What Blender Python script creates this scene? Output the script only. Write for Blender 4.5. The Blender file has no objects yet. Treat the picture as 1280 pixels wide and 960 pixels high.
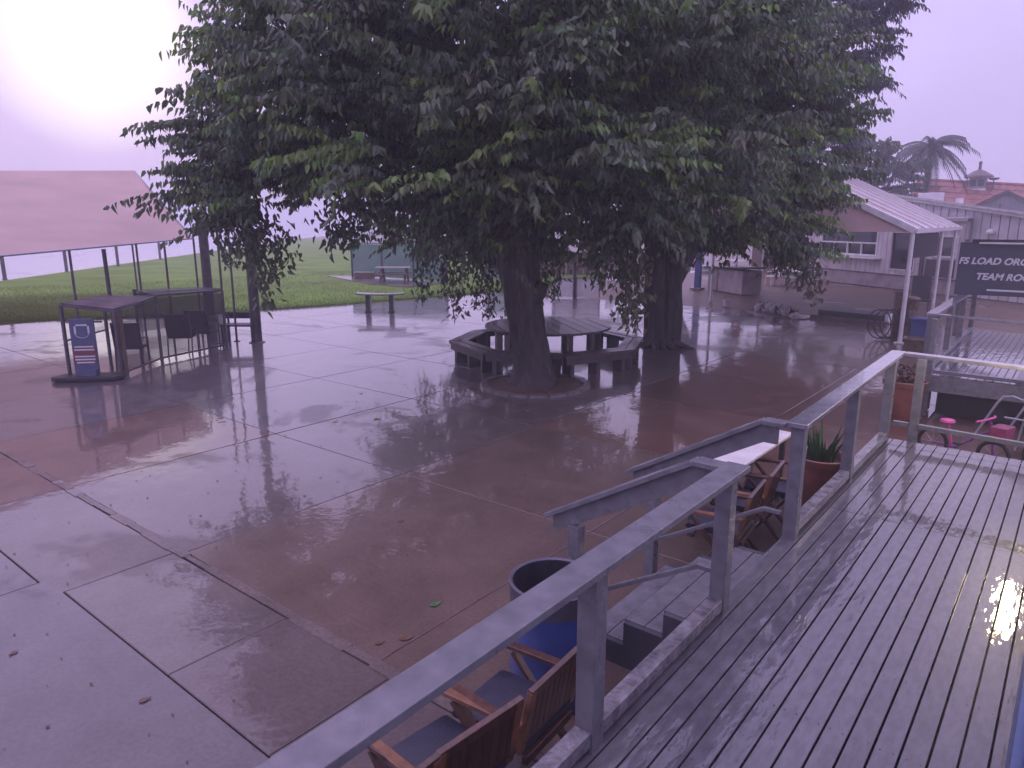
import bpy, bmesh, math, random
import numpy as np
from mathutils import Vector, Matrix, noise

S = bpy.context.scene
COL = S.collection
R = math.radians
rnd = random.Random(7)

# ------------------------------------------------------------------ camera
cam = bpy.data.cameras.new('camera')
co = bpy.data.objects.new('camera', cam)
COL.objects.link(co)
S.camera = co
cam.sensor_width = 36.0
cam.lens = 36.0 * 888 / 1280
cam.clip_start = 0.05
cam.clip_end = 5000
co.location = (0, 0, 3.0)
co.rotation_euler = (R(90 - 12.8), 0, R(38.7))

# ------------------------------------------------------------------ light
SUN_AZ = R(-67.5)      # azimuth from +Y, clockwise seen from above is positive
SUN_EL = R(11.5)
sun_dir = Vector((math.sin(SUN_AZ) * math.cos(SUN_EL), math.cos(SUN_AZ) * math.cos(SUN_EL), math.sin(SUN_EL)))
W = bpy.data.worlds.new('World')
S.world = W
W.use_nodes = True
nt = W.node_tree
nt.nodes.clear()
N = nt.nodes.new
L = nt.links.new
out = N('ShaderNodeOutputWorld')
sky = N('ShaderNodeTexSky')
sky.sky_type = 'NISHITA'
sky.sun_disc = False
sky.sun_elevation = SUN_EL
sky.sun_rotation = SUN_AZ
sky.dust_density = 3.0
bg1 = N('ShaderNodeBackground'); bg1.inputs[1].default_value = 0.05
L(sky.outputs[0], bg1.inputs[0])
# the overcast cloud deck: lavender grey, brightest where the sun stands behind it
tc = N('ShaderNodeTexCoord')
dot = N('ShaderNodeVectorMath'); dot.operation = 'DOT_PRODUCT'
L(tc.outputs['Generated'], dot.inputs[0]); dot.inputs[1].default_value = sun_dir
ramp = N('ShaderNodeValToRGB')
e = ramp.color_ramp.elements
e[0].position = 0.0; e[0].color = (0.58, 0.48, 0.83, 1)
e[1].position = 1.0; e[1].color = (1.0, .95, .92, 1)
for p, c in ((0.90, (0.56, 0.46, 0.80, 1)), (0.985, (0.53, 0.425, 0.78, 1)), (0.9965, (0.53, 0.42, 0.77, 1)), (0.9990, (0.58, 0.47, 0.79, 1)), (0.9997, (0.84, 0.74, 0.86, 1))):
    k = e.new(p); k.color = c
mr = N('ShaderNodeMapRange'); mr.inputs[1].default_value = -1; mr.inputs[2].default_value = 1
L(dot.outputs['Value'], mr.inputs[0])
L(mr.outputs[0], ramp.inputs[0])
cn = N('ShaderNodeTexNoise'); cn.inputs['Scale'].default_value = 3.4; cn.inputs['Detail'].default_value = 5
L(tc.outputs['Generated'], cn.inputs['Vector'])
cmr = N('ShaderNodeMapRange'); cmr.inputs[1].default_value = .3; cmr.inputs[2].default_value = .7; cmr.inputs[3].default_value = 0.88; cmr.inputs[4].default_value = 1.10
L(cn.outputs['Fac'], cmr.inputs[0])
bg2 = N('ShaderNodeBackground')
# an overcast sky is about three times as bright overhead as at the horizon
sep = N('ShaderNodeSeparateXYZ'); L(tc.outputs['Generated'], sep.inputs[0])
zen = N('ShaderNodeMapRange'); zen.inputs[1].default_value = 0.0; zen.inputs[2].default_value = 1.0; zen.inputs[3].default_value = 1.0; zen.inputs[4].default_value = 2.6
L(sep.outputs['Z'], zen.inputs[0])
mul = N('ShaderNodeMath'); mul.operation = 'MULTIPLY'; L(cmr.outputs[0], mul.inputs[0]); L(zen.outputs[0], mul.inputs[1])
L(ramp.outputs[0], bg2.inputs[0]); L(mul.outputs[0], bg2.inputs[1])
mixw = N('ShaderNodeMixShader'); mixw.inputs[0].default_value = 0.95
L(bg1.outputs[0], mixw.inputs[1]); L(bg2.outputs[0], mixw.inputs[2])
L(mixw.outputs[0], out.inputs[0])

sl = bpy.data.lights.new('sun', 'SUN')
sl.energy = 0.5
sl.angle = R(160)
sl.color = (0.92, 0.80, 1.0)
so = bpy.data.objects.new('sun', sl)
COL.objects.link(so)
so.rotation_euler = sun_dir.to_track_quat('Z', 'Y').to_euler()
so.location = (-10, 5, 30)

S.view_settings.view_transform = 'Standard'
S.view_settings.look = 'None'
S.view_settings.exposure = 0.06
S.view_settings.gamma = 1.0

# ------------------------------------------------------------------ materials
def mat(name, col, rough=0.5, var=0.25, vscale=6.0, bump=0.0, bscale=40.0, col2=None, metal=0.0, coat=0.0,
        stretch=None, spec=0.5, rvar=0.0, alpha=None, objrand=0.0, transl=0.0, emit=None, coatvar=False, attr=None):
    m = bpy.data.materials.new(name)
    m.use_nodes = True
    t = m.node_tree
    b = t.nodes['Principled BSDF']
    n, l = t.nodes.new, t.links.new
    co_ = n('ShaderNodeTexCoord')
    mp = n('ShaderNodeMapping')
    l(co_.outputs['Object'], mp.inputs[0])
    if stretch: mp.inputs['Scale'].default_value = stretch
    no = n('ShaderNodeTexNoise'); no.inputs['Scale'].default_value = vscale; no.inputs['Detail'].default_value = 6
    l(mp.outputs[0], no.inputs['Vector'])
    if objrand:
        oi = n('ShaderNodeObjectInfo')
        ad = n('ShaderNodeVectorMath'); ad.operation = 'ADD'
        sc = n('ShaderNodeVectorMath'); sc.operation = 'SCALE'; sc.inputs[0].default_value = (17, 31, 53)
        l(oi.outputs['Random'], sc.inputs['Scale'])
        l(mp.outputs[0], ad.inputs[0]); l(sc.outputs[0], ad.inputs[1]); l(ad.outputs[0], no.inputs['Vector'])
    c2 = col2 or tuple(c * (1 - var * 1.6) for c in col)
    c1 = tuple(min(1, c * (1 + var * 0.5)) for c in col)
    mx = n('ShaderNodeMix'); mx.data_type = 'RGBA'
    rm = n('ShaderNodeMapRange'); rm.inputs[1].default_value = 0.3; rm.inputs[2].default_value = 0.7
    l(no.outputs['Fac'], rm.inputs[0]); l(rm.outputs[0], mx.inputs[0])
    mx.inputs[6].default_value = (*c2, 1); mx.inputs[7].default_value = (*c1, 1)
    cout = mx.outputs[2]
    if objrand:
        hs = n('ShaderNodeHueSaturation')
        r2 = n('ShaderNodeMapRange'); r2.inputs[3].default_value = 1 - objrand; r2.inputs[4].default_value = 1 + objrand
        l(oi.outputs['Random'], r2.inputs[0]); l(r2.outputs[0], hs.inputs['Value']); l(cout, hs.inputs['Color'])
        cout = hs.outputs[0]
    if attr:
        at_ = n('ShaderNodeAttribute'); at_.attribute_name = attr
        mu = n('ShaderNodeMix'); mu.data_type = 'RGBA'; mu.blend_type = 'MULTIPLY'; mu.inputs[0].default_value = 1
        l(cout, mu.inputs[6]); l(at_.outputs['Color'], mu.inputs[7]); cout = mu.outputs[2]
    l(cout, b.inputs['Base Color'])
    b.inputs['Roughness'].default_value = rough
    b.inputs['Metallic'].default_value = metal
    b.inputs['Specular IOR Level'].default_value = spec
    if rvar:
        rr = n('ShaderNodeMapRange'); rr.inputs[1].default_value = .35; rr.inputs[2].default_value = .65
        rr.inputs[3].default_value = max(.02, rough - rvar); rr.inputs[4].default_value = rough + rvar
        n3 = n('ShaderNodeTexNoise'); n3.inputs['Scale'].default_value = vscale * .6; n3.inputs['Detail'].default_value = 3
        l(mp.outputs[0], n3.inputs['Vector']); l(n3.outputs['Fac'], rr.inputs[0]); l(rr.outputs[0], b.inputs['Roughness'])
    if coat:
        b.inputs['Coat Weight'].default_value = coat
        b.inputs['Coat Roughness'].default_value = 0.08
        b.inputs['Coat IOR'].default_value = 1.33
    if bump:
        bn = n('ShaderNodeTexNoise'); bn.inputs['Scale'].default_value = bscale; bn.inputs['Detail'].default_value = 8
        l(mp.outputs[0], bn.inputs['Vector'])
        bu = n('ShaderNodeBump'); bu.inputs['Strength'].default_value = bump; bu.inputs['Distance'].default_value = 0.02
        l(bn.outputs['Fac'], bu.inputs['Height']); l(bu.outputs[0], b.inputs['Normal'])
    o_ = t.nodes['Material Output']
    if transl:
        tr = n('ShaderNodeBsdfTranslucent'); l(cout, tr.inputs[0])
        ms = n('ShaderNodeMixShader'); ms.inputs[0].default_value = transl
        l(b.outputs[0], ms.inputs[1]); l(tr.outputs[0], ms.inputs[2]); l(ms.outputs[0], o_.inputs[0])
    if alpha is not None:
        tp = n('ShaderNodeBsdfTransparent')
        ms = n('ShaderNodeMixShader'); ms.inputs[0].default_value = alpha
        l(tp.outputs[0], ms.inputs[1]); l(b.outputs[0], ms.inputs[2]); l(ms.outputs[0], o_.inputs[0])
    if emit:
        b.inputs['Emission Color'].default_value = (*emit[0], 1); b.inputs['Emission Strength'].default_value = emit[1]
    return m

def wet_mat(name, col, col2, puddle=0.5, pscale=0.35, rough=0.3, ripple=0.02, objcol=False, rbump=0.25, stretch=(1, 1, 1), grain=30.0, fscale=9.0, crd=.10, cior=1.45, cdry=.6, fmul=.5, edge=.035, rip2=0):
    """ground that stands partly under water: dry-ish rough parts and mirror-flat puddles"""
    m = bpy.data.materials.new(name)
    m.use_nodes = True
    t = m.node_tree; n, l = t.nodes.new, t.links.new
    b = t.nodes['Principled BSDF']
    g = n('ShaderNodeNewGeometry')
    mp = n('ShaderNodeMapping'); l(g.outputs['Position'], mp.inputs[0]); mp.inputs['Scale'].default_value = stretch
    P = mp.outputs[0]
    def nz(scale, detail, rough_=.55, dist=0.0):
        k = n('ShaderNodeTexNoise'); k.inputs['Scale'].default_value = scale; k.inputs['Detail'].default_value = detail
        k.inputs['Roughness'].default_value = rough_; k.inputs['Distortion'].default_value = dist
        l(P, k.inputs['Vector']); return k.outputs['Fac']
    big, fine, med = nz(pscale, 7, .6, .6), nz(grain, 6), nz(1.6, 6, .65)
    pm = n('ShaderNodeMapRange'); pm.inputs[1].default_value = puddle - edge; pm.inputs[2].default_value = puddle + edge
    pm.interpolation_type = 'SMOOTHSTEP'
    l(big, pm.inputs[0])
    pf = pm.outputs[0]
    cm = n('ShaderNodeMix'); cm.data_type = 'RGBA'
    mr_ = n('ShaderNodeMapRange'); mr_.inputs[1].default_value = .3; mr_.inputs[2].default_value = .7
    l(med, mr_.inputs[0]); l(mr_.outputs[0], cm.inputs[0])
    cm.inputs[6].default_value = (*col, 1); cm.inputs[7].default_value = (*col2, 1)
    c = cm.outputs[2]
    if objcol:
        oi = n('ShaderNodeObjectInfo')
        mu = n('ShaderNodeMix'); mu.data_type = 'RGBA'; mu.blend_type = 'MULTIPLY'; mu.inputs[0].default_value = 1
        l(c, mu.inputs[6]); l(oi.outputs['Color'], mu.inputs[7]); c = mu.outputs[2]
    fg = n('ShaderNodeMix'); fg.data_type = 'RGBA'; fg.blend_type = 'MULTIPLY'; fg.inputs[0].default_value = fmul
    l(c, fg.inputs[6])
    fr = n('ShaderNodeMapRange'); fr.inputs[1].default_value = .35; fr.inputs[2].default_value = .65; fr.inputs[3].default_value = .55; fr.inputs[4].default_value = 1.3
    l(fine, fr.inputs[0]); l(fr.outputs[0], fg.inputs[7]); c = fg.outputs[2]
    l(c, b.inputs['Base Color'])
    b.inputs['Roughness'].default_value = rough
    b.inputs['IOR'].default_value = 1.40
    b.inputs['Specular IOR Level'].default_value = .2
    bu = n('ShaderNodeBump'); bu.inputs['Strength'].default_value = rbump; bu.inputs['Distance'].default_value = .02
    l(nz(fscale, 8, .7), bu.inputs['Height']); l(bu.outputs[0], b.inputs['Normal'])
    cw = n('ShaderNodeMapRange'); cw.inputs[3].default_value = cdry; cw.inputs[4].default_value = 1.0
    l(pf, cw.inputs[0]); l(cw.outputs[0], b.inputs['Coat Weight'])
    cr = n('ShaderNodeMapRange'); cr.inputs[3].default_value = crd; cr.inputs[4].default_value = .035
    l(pf, cr.inputs[0]); l(cr.outputs[0], b.inputs['Coat Roughness'])
    b.inputs['Coat IOR'].default_value = cior
    rp = n('ShaderNodeBump'); rp.inputs['Strength'].default_value = 1.0; rp.inputs['Distance'].default_value = ripple
    if rip2 == 2:
        l(nz(9.0, 2.5, .5), rp.inputs['Height'])
    elif rip2:
        pmk = n('ShaderNodeMapRange'); pmk.inputs[1].default_value = .50; pmk.inputs[2].default_value = .62; pmk.inputs[4].default_value = 1.6
        l(nz(.8, 3, .6, .8), pmk.inputs[0])
        m1_ = n('ShaderNodeMath'); m1_.operation = 'MULTIPLY_ADD'; l(nz(11.0, 2, .5, .5), m1_.inputs[0]); l(pmk.outputs[0], m1_.inputs[1]); l(nz(6.5, 2.5, .5), m1_.inputs[2])
        l(m1_.outputs[0], rp.inputs['Height'])
    else:
        l(nz(4.5, 2.5, .5), rp.inputs['Height'])
    l(rp.outputs[0], b.inputs['Coat Normal'])
    return m

M_ = {}
M_['slab'] = wet_mat('wet_concrete', (.112, .078, .062), (.170, .124, .098), puddle=.42, pscale=.42, rough=.30, ripple=.0014, objcol=True, rbump=.12, cior=1.42, crd=.10, fmul=.3, cdry=.4, rip2=1)
M_['dirt'] = wet_mat('wet_dirt', (.10, .062, .045), (.16, .105, .08), puddle=.60, pscale=.3, rough=.5, ripple=.006, cdry=.2, crd=.25)
M_['runway'] = wet_mat('wet_runway', (.20, .18, .19), (.26, .24, .25), puddle=.4, pscale=.12, rough=.3, ripple=.002, stretch=(.6, 1, 1))
M_['mortar'] = wet_mat('wet_mortar', (.10, .075, .066), (.19, .145, .13), puddle=.62, pscale=1.2, rough=.45, ripple=.006, rbump=.7, fscale=30)
M_['deck'] = wet_mat('wet_deck_paint', (.092, .090, .100), (.125, .121, .132), puddle=.36, pscale=.75, rough=.42, ripple=.0035, rbump=.12, stretch=(1.6, .5, 1), rip2=2, grain=18, objcol=True, fscale=25, crd=.20, cior=1.42, cdry=.5, edge=.06)
M_['rail'] = mat('grey_rail_paint', (.160, .158, .172), .38, .20, 2.6, .28, 85, stretch=(4, 4, 4), coat=.5, rvar=.15, objrand=.05)
M_['stringer'] = mat('dark_grey_stair_side', (.085, .082, .10), .45, .25, 3, .1, 30)
M_['railwet'] = mat('rain_slick_grey_paint', (.18, .175, .20), .3, .18, 3.0, .05, 30, stretch=(4, 4, 4), coat=1.0, rvar=.1)
M_['railwet'].node_tree.nodes['Principled BSDF'].inputs['Coat IOR'].default_value = 1.75
M_['rimwet'] = mat('weathered_wet_rail', (.20, .19, .20), .25, .5, 14, .5, 40, col2=(.07, .062, .068), coat=.7)
M_['chairwood'] = mat('wet_brown_wood', (.095, .040, .026), .3, .35, 6, .15, 60, stretch=(5, 5, 1), coat=.5, objrand=.18)
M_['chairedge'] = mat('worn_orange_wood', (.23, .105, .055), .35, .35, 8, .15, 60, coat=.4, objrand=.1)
M_['cushion'] = mat('navy_cushion_cloth', (.019, .019, .040), .5, .2, 10, .25, 120, coat=.1)
M_['blue'] = mat('blue_plastic', (.034, .058, .19), .35, .18, 4, .05, 20, coat=.3)
M_['liner'] = mat('grey_barrel_rim', (.10, .09, .12), .45, .2, 6, .1, 30)
M_['linerdark'] = mat('dark_bin_liner', (.035, .033, .042), .35, .3, 8, .3, 18)
M_['terra'] = mat('terracotta', (.24, .085, .058), .4, .25, 5, .12, 40, coat=.35)
M_['soil'] = mat('potting_soil', (.035, .025, .018), .8, .4, 20, .8, 50)
M_['spike'] = mat('spiky_leaf_green', (.05, .11, .035), .4, .3, 5, 0, col2=(.022, .05, .02), transl=.2)
M_['dry'] = mat('dried_plant', (.16, .10, .06), .7, .4, 10, transl=.1)
M_['bark'] = mat('dark_wet_bark', (.045, .034, .032), .6, .5, 7, 1.0, 14, stretch=(2.4, 2.4, .5), coat=.15)
M_['leaf'] = mat('mulberry_leaf', (.115, .152, .080), .34, .15, 2, spec=.8, attr='tint', transl=.42)
M_['feather'] = mat('feathery_leaf', (.055, .075, .070), .5, .15, 2, attr='tint', transl=.2)
M_['bushleaf'] = mat('bush_leaf', (.065, .095, .055), .5, .2, 2, attr='tint', transl=.2)
M_['palm'] = mat('palm_frond_green', (.035, .05, .035), .5, .3, 3, transl=.1)
M_['grass'] = mat('lawn_grass', (.15, .25, .04), .7, .35, .8, spec=.08, transl=.2, col2=(.11, .18, .025))
M_['lawn'] = mat('lawn_soil_and_turf', (.145, .235, .040), .8, .4, .35, .5, 60, spec=.05, col2=(.115, .165, .035))
M_['tarp'] = mat('faded_pink_shade_cloth', (.74, .54, .49), .75, .1, .6, .15, 6, transl=.42)
M_['steel'] = mat('grey_steel_tube', (.12, .105, .12), .4, .2, 6, .1, 40, metal=.3)
M_['mesh'] = mat('dark_shade_mesh', (.085, .08, .09), .7, .2, 8, .2, 90, alpha=.38)
M_['roofdark'] = mat('dark_roof_panel', (.11, .085, .095), .75, .3, 3, .15, 20, spec=.2)
M_['meshchair'] = mat('dark_chair_sling', (.045, .038, .048), .6, .2, 10, .2, 100)
M_['signblue'] = mat('printed_blue', (.085, .10, .19), .35, .15, 4)
M_['signmaroon'] = mat('printed_maroon', (.16, .05, .07), .35, .15, 4)
M_['white'] = mat('white_paint', (.70, .68, .68), .4, .12, 4, .05, 20)
M_['whitemetal'] = mat('white_ribbed_metal', (.64, .60, .63), .4, .14, 1.2, .04, 10, coat=.2)
M_['siding'] = mat('cream_siding', (.58, .52, .54), .5, .16, 1.5, .08, 12, objrand=.04)
M_['skirt'] = mat('siding_muddy_skirt', (.34, .27, .28), .55, .25, 2.0, .08, 12)
M_['awnmetal'] = mat('pink_white_roof_sheet', (.42, .27, .27), .75, .14, 1.2, .05, 8, objrand=.08, spec=.2)
M_['awnwhite'] = mat('white_roof_sheet', (.72, .66, .66), .7, .1, 1.2, .05, 8, spec=.2)
M_['awngable'] = mat('salmon_gable_board', (.62, .45, .43), .5, .12, 2, .05, 10)
M_['glass'] = mat('dark_window_glass', (.03, .03, .038), .06, .2, 1.0, spec=.7)
M_['glassmid'] = mat('curtained_window_glass', (.10, .085, .095), .08, .3, 2.0, spec=.7)
M_['dark'] = mat('near_black_paint', (.022, .021, .028), .45, .2, 5)
M_['doordark'] = mat('dark_brown_door', (.05, .042, .048), .35, .2, 3)
M_['signnavy'] = mat('navy_sign_board', (.040, .046, .078), .35, .12, 3, coat=.3)
M_['letter'] = mat('pale_sign_lettering', (.62, .62, .66), .4, .08, 8)
M_['tile'] = mat('red_clay_roof_tile', (.28, .095, .075), .6, .3, 2.0, .2, 10, objrand=.15)
M_['gablegrey'] = mat('grey_green_gable', (.22, .24, .25), .6, .12, 1, .05, 8)
M_['trim'] = mat('dark_roof_trim', (.12, .08, .08), .5, .2, 3)
M_['concrete'] = mat('grey_cast_concrete', (.20, .175, .17), .35, .25, 6, .3, 30, coat=.5)
M_['tabletop'] = mat('wet_weathered_plank', (.075, .052, .045), .4, .4, 6, .35, 40, stretch=(2, 2, 2), coat=.22, objrand=.2)
M_['palewood'] = mat('pale_raw_post', (.32, .27, .25), .6, .25, 7, .2, 40)
M_['darkwood'] = mat('dark_wet_timber', (.06, .05, .05), .4, .35, 6, .3, 40, coat=.4, objrand=.15)
M_['brownwood'] = mat('brown_timber', (.13, .075, .05), .5, .35, 6, .3, 30, coat=.3)
M_['greenboard'] = mat('green_panel', (.13, .23, .185), .5, .12, 1.5, .05, 12)
M_['greensign'] = mat('green_sign_paint', (.10, .17, .08), .5, .15, 5)
M_['bluewall'] = mat('blue_wall_paint', (.018, .060, .19), .4, .15, 3, .08, 20, coat=.3)
M_['pink'] = mat('hot_pink_plastic', (.62, .07, .26), .35, .1, 8)
M_['purple'] = mat('purple_bike_paint', (.20, .045, .22), .3, .1, 8, coat=.6)
M_['redbag'] = mat('dark_pink_basket', (.28, .045, .11), .5, .2, 20, .3, 60)
M_['tyre'] = mat('black_rubber', (.02, .02, .022), .7, .1, 10)
M_['tube'] = mat('pale_grey_tube', (.32, .31, .34), .3, .15, 10, metal=.2, coat=.4)
M_['mint'] = mat('mint_green_plastic', (.12, .42, .26), .4, .1, 8)
M_['stone'] = mat('whitewashed_stone', (.55, .52, .54), .6, .35, 8, .4, 20, objrand=.2)
M_['plantdark'] = mat('dark_low_leaf', (.03, .045, .028), .5, .3, 5, transl=.15)
M_['yleaf'] = mat('fallen_yellow_leaf', (.42, .30, .04), .4, .2, 20)
M_['gleaf'] = mat('fallen_green_leaf', (.06, .17, .05), .4, .2, 20)
M_['bleaf'] = mat('fallen_brown_leaf', (.13, .065, .035), .45, .3, 20)
M_['red'] = mat('faded_red_cloth', (.30, .04, .05), .6, .2, 6)
M_['bluepost'] = mat('blue_post_paint', (.045, .065, .20), .4, .15, 5)
M_['bulb'] = mat('lit_lamp_glass', (1, .85, .6), .4, 0, emit=((1.0, .80, .50), 60.0))
M_['brass'] = mat('dark_bronze', (.06, .045, .035), .4, .2, 10, metal=.5)

# ------------------------------------------------------------------ builders
class MB:
    def __init__(s, o=(0, 0, 0)):
        s.v, s.f, s.o = [], [], Vector(o)
    def raw(s, vs, fs):
        k = len(s.v); s.v += [tuple(Vector(v)) for v in vs]; s.f += [tuple(i + k for i in f) for f in fs]; return s
    def box(s, c, d, rz=0.0, rot=None):
        c = Vector(c); h = Vector(d) / 2
        M = rot if rot is not None else Matrix.Rotation(rz, 3, 'Z')
        vs = [c + M @ Vector((x * h.x, y * h.y, z * h.z)) for x in (-1, 1) for y in (-1, 1) for z in (-1, 1)]
        return s.raw(vs, [(0, 1, 3, 2), (4, 6, 7, 5), (0, 4, 5, 1), (2, 3, 7, 6), (0, 2, 6, 4), (1, 5, 7, 3)])
    def beam(s, p, q, w, h, up=(0, 0, 1)):
        """box from p to q, w across, h along 'up'"""
        p, q = Vector(p), Vector(q); d = (q - p).normalized(); up = Vector(up)
        x = d.cross(up)
        if x.length < 1e-4: x = d.cross(Vector((1, 0, 0)))
        x.normalize(); u = x.cross(d).normalized()
        vs = []
        for e_ in (p, q):
            for a, b in ((-1, -1), (1, -1), (1, 1), (-1, 1)):
                vs.append(e_ + x * a * w / 2 + u * b * h / 2)
        return s.raw(vs, [(3, 2, 1, 0), (4, 5, 6, 7), (0, 1, 5, 4), (1, 2, 6, 5), (2, 3, 7, 6), (3, 0, 4, 7)])
    def tube(s, pts, r, n=8, cap=True):
        pts = [Vector(p) for p in pts]; m = len(pts)
        rs = r if isinstance(r, (list, tuple)) else [r] * m
        k = len(s.v); px = None
        for i, p in enumerate(pts):
            d = (pts[min(i + 1, m - 1)] - pts[max(i - 1, 0)]).normalized()
            if px is None:
                px = d.cross(Vector((0, 0, 1)))
                if px.length < .05: px = Vector((1, 0, 0))
            px = (px - d * px.dot(d)).normalized(); py = d.cross(px)
            for j in range(n):
                a = 2 * math.pi * j / n
                s.v.append(tuple(p + (px * math.cos(a) + py * math.sin(a)) * rs[i]))
        for i in range(m - 1):
            for j in range(n):
                a, b = k + i * n + j, k + i * n + (j + 1) % n
                s.f.append((a, b, b + n, a + n))
        if cap:
            s.f.append(tuple(k + j for j in range(n))[::-1]); s.f.append(tuple(k + (m - 1) * n + j for j in range(n)))
        return s
    def lathe(s, prof, c=(0, 0, 0), n=24, closed=False):
        k = len(s.v); c = Vector(c); m = len(prof)
        for r_, z in prof:
            for j in range(n):
                a = 2 * math.pi * j / n
                s.v.append((c.x + r_ * math.cos(a), c.y + r_ * math.sin(a), c.z + z))
        for i in range(m - 1):
            for j in range(n):
                a, b = k + i * n + j, k + i * n + (j + 1) % n
                s.f.append((a, b, b + n, a + n))
        if closed:
            s.f.append(tuple(k + j for j in range(n))[::-1]); s.f.append(tuple(k + (m - 1) * n + j for j in range(n)))
        return s
    def prism(s, poly, z0, z1):
        n = len(poly)
        vs = [(x, y, z0) for x, y in poly] + [(x, y, z1) for x, y in poly]
        fs = [tuple(range(n))[::-1], tuple(range(n, 2 * n))] + [(i, (i + 1) % n, n + (i + 1) % n, n + i) for i in range(n)]
        return s.raw(vs, fs)
    def slab(s, quad, th):
        """thin solid from four 3D corners, thickness th downward"""
        n = len(quad); q = [Vector(p) for p in quad]
        vs = q + [p - Vector((0, 0, th)) for p in q]
        fs = [tuple(range(n)), tuple(range(n, 2 * n))[::-1]] + [((i + 1) % n, i, n + i, n + (i + 1) % n) for i in range(n)]
        return s.raw(vs, fs)
    def mesh(s, name):
        me = bpy.data.meshes.new(name)
        o = s.o
        me.from_pydata([(a - o.x, b - o.y, c - o.z) for a, b, c in s.v], [], s.f)
        bm = bmesh.new(); bm.from_mesh(me); bmesh.ops.recalc_face_normals(bm, faces=bm.faces); bm.to_mesh(me); bm.free()
        return me
    def build(s, name, m, parent=None, smooth=False, bevel=0.0, kind=None, label=None):
        me = s.mesh(name); me.materials.append(M_[m] if isinstance(m, str) else m)
        ob = bpy.data.objects.new(name, me); COL.objects.link(ob)
        if parent is not None: ob.parent = parent
        else: ob.location = s.o
        if smooth:
            me.polygons.foreach_set('use_smooth', [True] * len(me.polygons))
            try: me.set_sharp_from_angle(angle=R(40))
            except Exception: pass
        if bevel:
            bv = ob.modifiers.new('bevel', 'BEVEL'); bv.width = bevel; bv.segments = 2; bv.limit_method = 'ANGLE'
        if kind: ob['kind'] = kind
        if label: ob['label'] = label
        return ob

def thing(name, label, cat, loc=(0, 0, 0), rz=0.0, group=None):
    o = bpy.data.objects.new(name, None); COL.objects.link(o)
    o.empty_display_size = .2
    o.location = loc; o.rotation_euler = (0, 0, rz); o['label'] = label; o['category'] = cat
    if group: o['group'] = group
    return o
def tag(o, label, cat, group=None):
    o['label'] = label; o['category'] = cat
    if group: o['group'] = group
    return o
def dup(root, loc, rz=0.0, label=None, group=None):
    r = root.copy(); COL.objects.link(r); r.location = loc; r.rotation_euler = (0, 0, rz)
    if label: r['label'] = label
    if group: r['group'] = group
    for ch in list(root.children):
        c = ch.copy(); COL.objects.link(c); c.parent = r
        for g in ch.children:
            d = g.copy(); COL.objects.link(d); d.parent = c
    return r
def child(ob, parent, name=None):
    c = ob.copy(); COL.objects.link(c); c.parent = parent
    return c
def lerp(a, b, t): return tuple(x + (y - x) * t for x, y in zip(a, b))

# ------------------------------------------------------------------ ground
g = MB().raw([(-1500, -200, -.035), (600, -200, -.035), (600, 1500, -.035), (-1500, 1500, -.035)], [(0, 1, 2, 3)]).build('ground', 'dirt', kind='structure')
plaza = bpy.data.objects.new('concrete_plaza', None); COL.objects.link(plaza); plaza['kind'] = 'structure'
XS = [-25.1, -22.4, -19.7, -17.0, -14.2, -11.6, -8.9, -6.2, -3.5, -1.62]
YS = [2.87, 5.6, 8.3, 10.9, 13.5, 16.1, 18.9, 21.7, 24.5]
def lawn_x(y):   # near edge of the lawn
    pts = [(-12, -30), (3, -27.6), (7.2, -26.1), (11.2, -23.2), (17, -21.6), (24, -20.4), (40, -18.5)]
    for (y0, x0), (y1, x1) in zip(pts, pts[1:]):
        if y <= y1: return x0 + (x1 - x0) * (y - y0) / (y1 - y0)
    return pts[-1][1]
def slab(x0, y0, x1, y1, red=False):
    gap = .0055
    x0 += gap; x1 -= gap; y0 += gap; y1 -= gap
    xl0, xl1 = max(x0, lawn_x(y0) + .02), max(x0, lawn_x(y1) + .02)
    if xl0 >= x1 - .1 or xl1 >= x1 - .1: return
    t = [rnd.uniform(-.002, .002) for _ in range(4)]
    q = [(xl0, y0), (x1, y0), (x1, y1), (xl1, y1)]
    b = .006
    cx, cy = sum(a for a, _ in q) / 4, sum(a for _, a in q) / 4
    inn = [(x + (b if x < cx else -b), y + (b if y < cy else -b)) for x, y in q]
    m = MB((cx, cy, 0))
    vs = [(x, y, -.06) for x, y in q] + [(x, y, t[i] - b) for i, (x, y) in enumerate(q)] + [(x, y, t[i]) for i, (x, y) in enumerate(inn)]
    fs = [(8, 9, 10, 11)] + [(i, (i + 1) % 4, 4 + (i + 1) % 4, 4 + i) for i in range(4)] + [(4 + i, 4 + (i + 1) % 4, 8 + (i + 1) % 4, 8 + i) for i in range(4)]
    m.raw(vs, fs)
    o = m.build('slab', 'slab', plaza); o.location = (cx, cy, 0)
    k = rnd.uniform(.9, 1.1)
    w = 1.0 if (y0 < 1.8 or x0 < -9) else (.6 if x0 < -6.5 or y1 < 2.9 else 0.0)      # the outer slabs are greyer concrete, with the sky's reflection tinted in
    o.color = (.98 * k, .80 * k, .74 * k, 1) if red else (k * (1 - .26 * w), k * (1 - .14 * w) * rnd.uniform(.97, 1.02), k * (1 + .10 * w), 1)
for i in range(len(XS) - 1):
    for j in range(len(YS) - 1):
        x0, x1, y0, y1 = XS[i], XS[i + 1], YS[j], YS[j + 1]
        red = (x0 in (-11.6,) and y0 == 2.87) or (x0 >= -6.3 and 8.2 < y0 < 16)
        slab(x0, y0, x1, y1, red)
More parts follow.
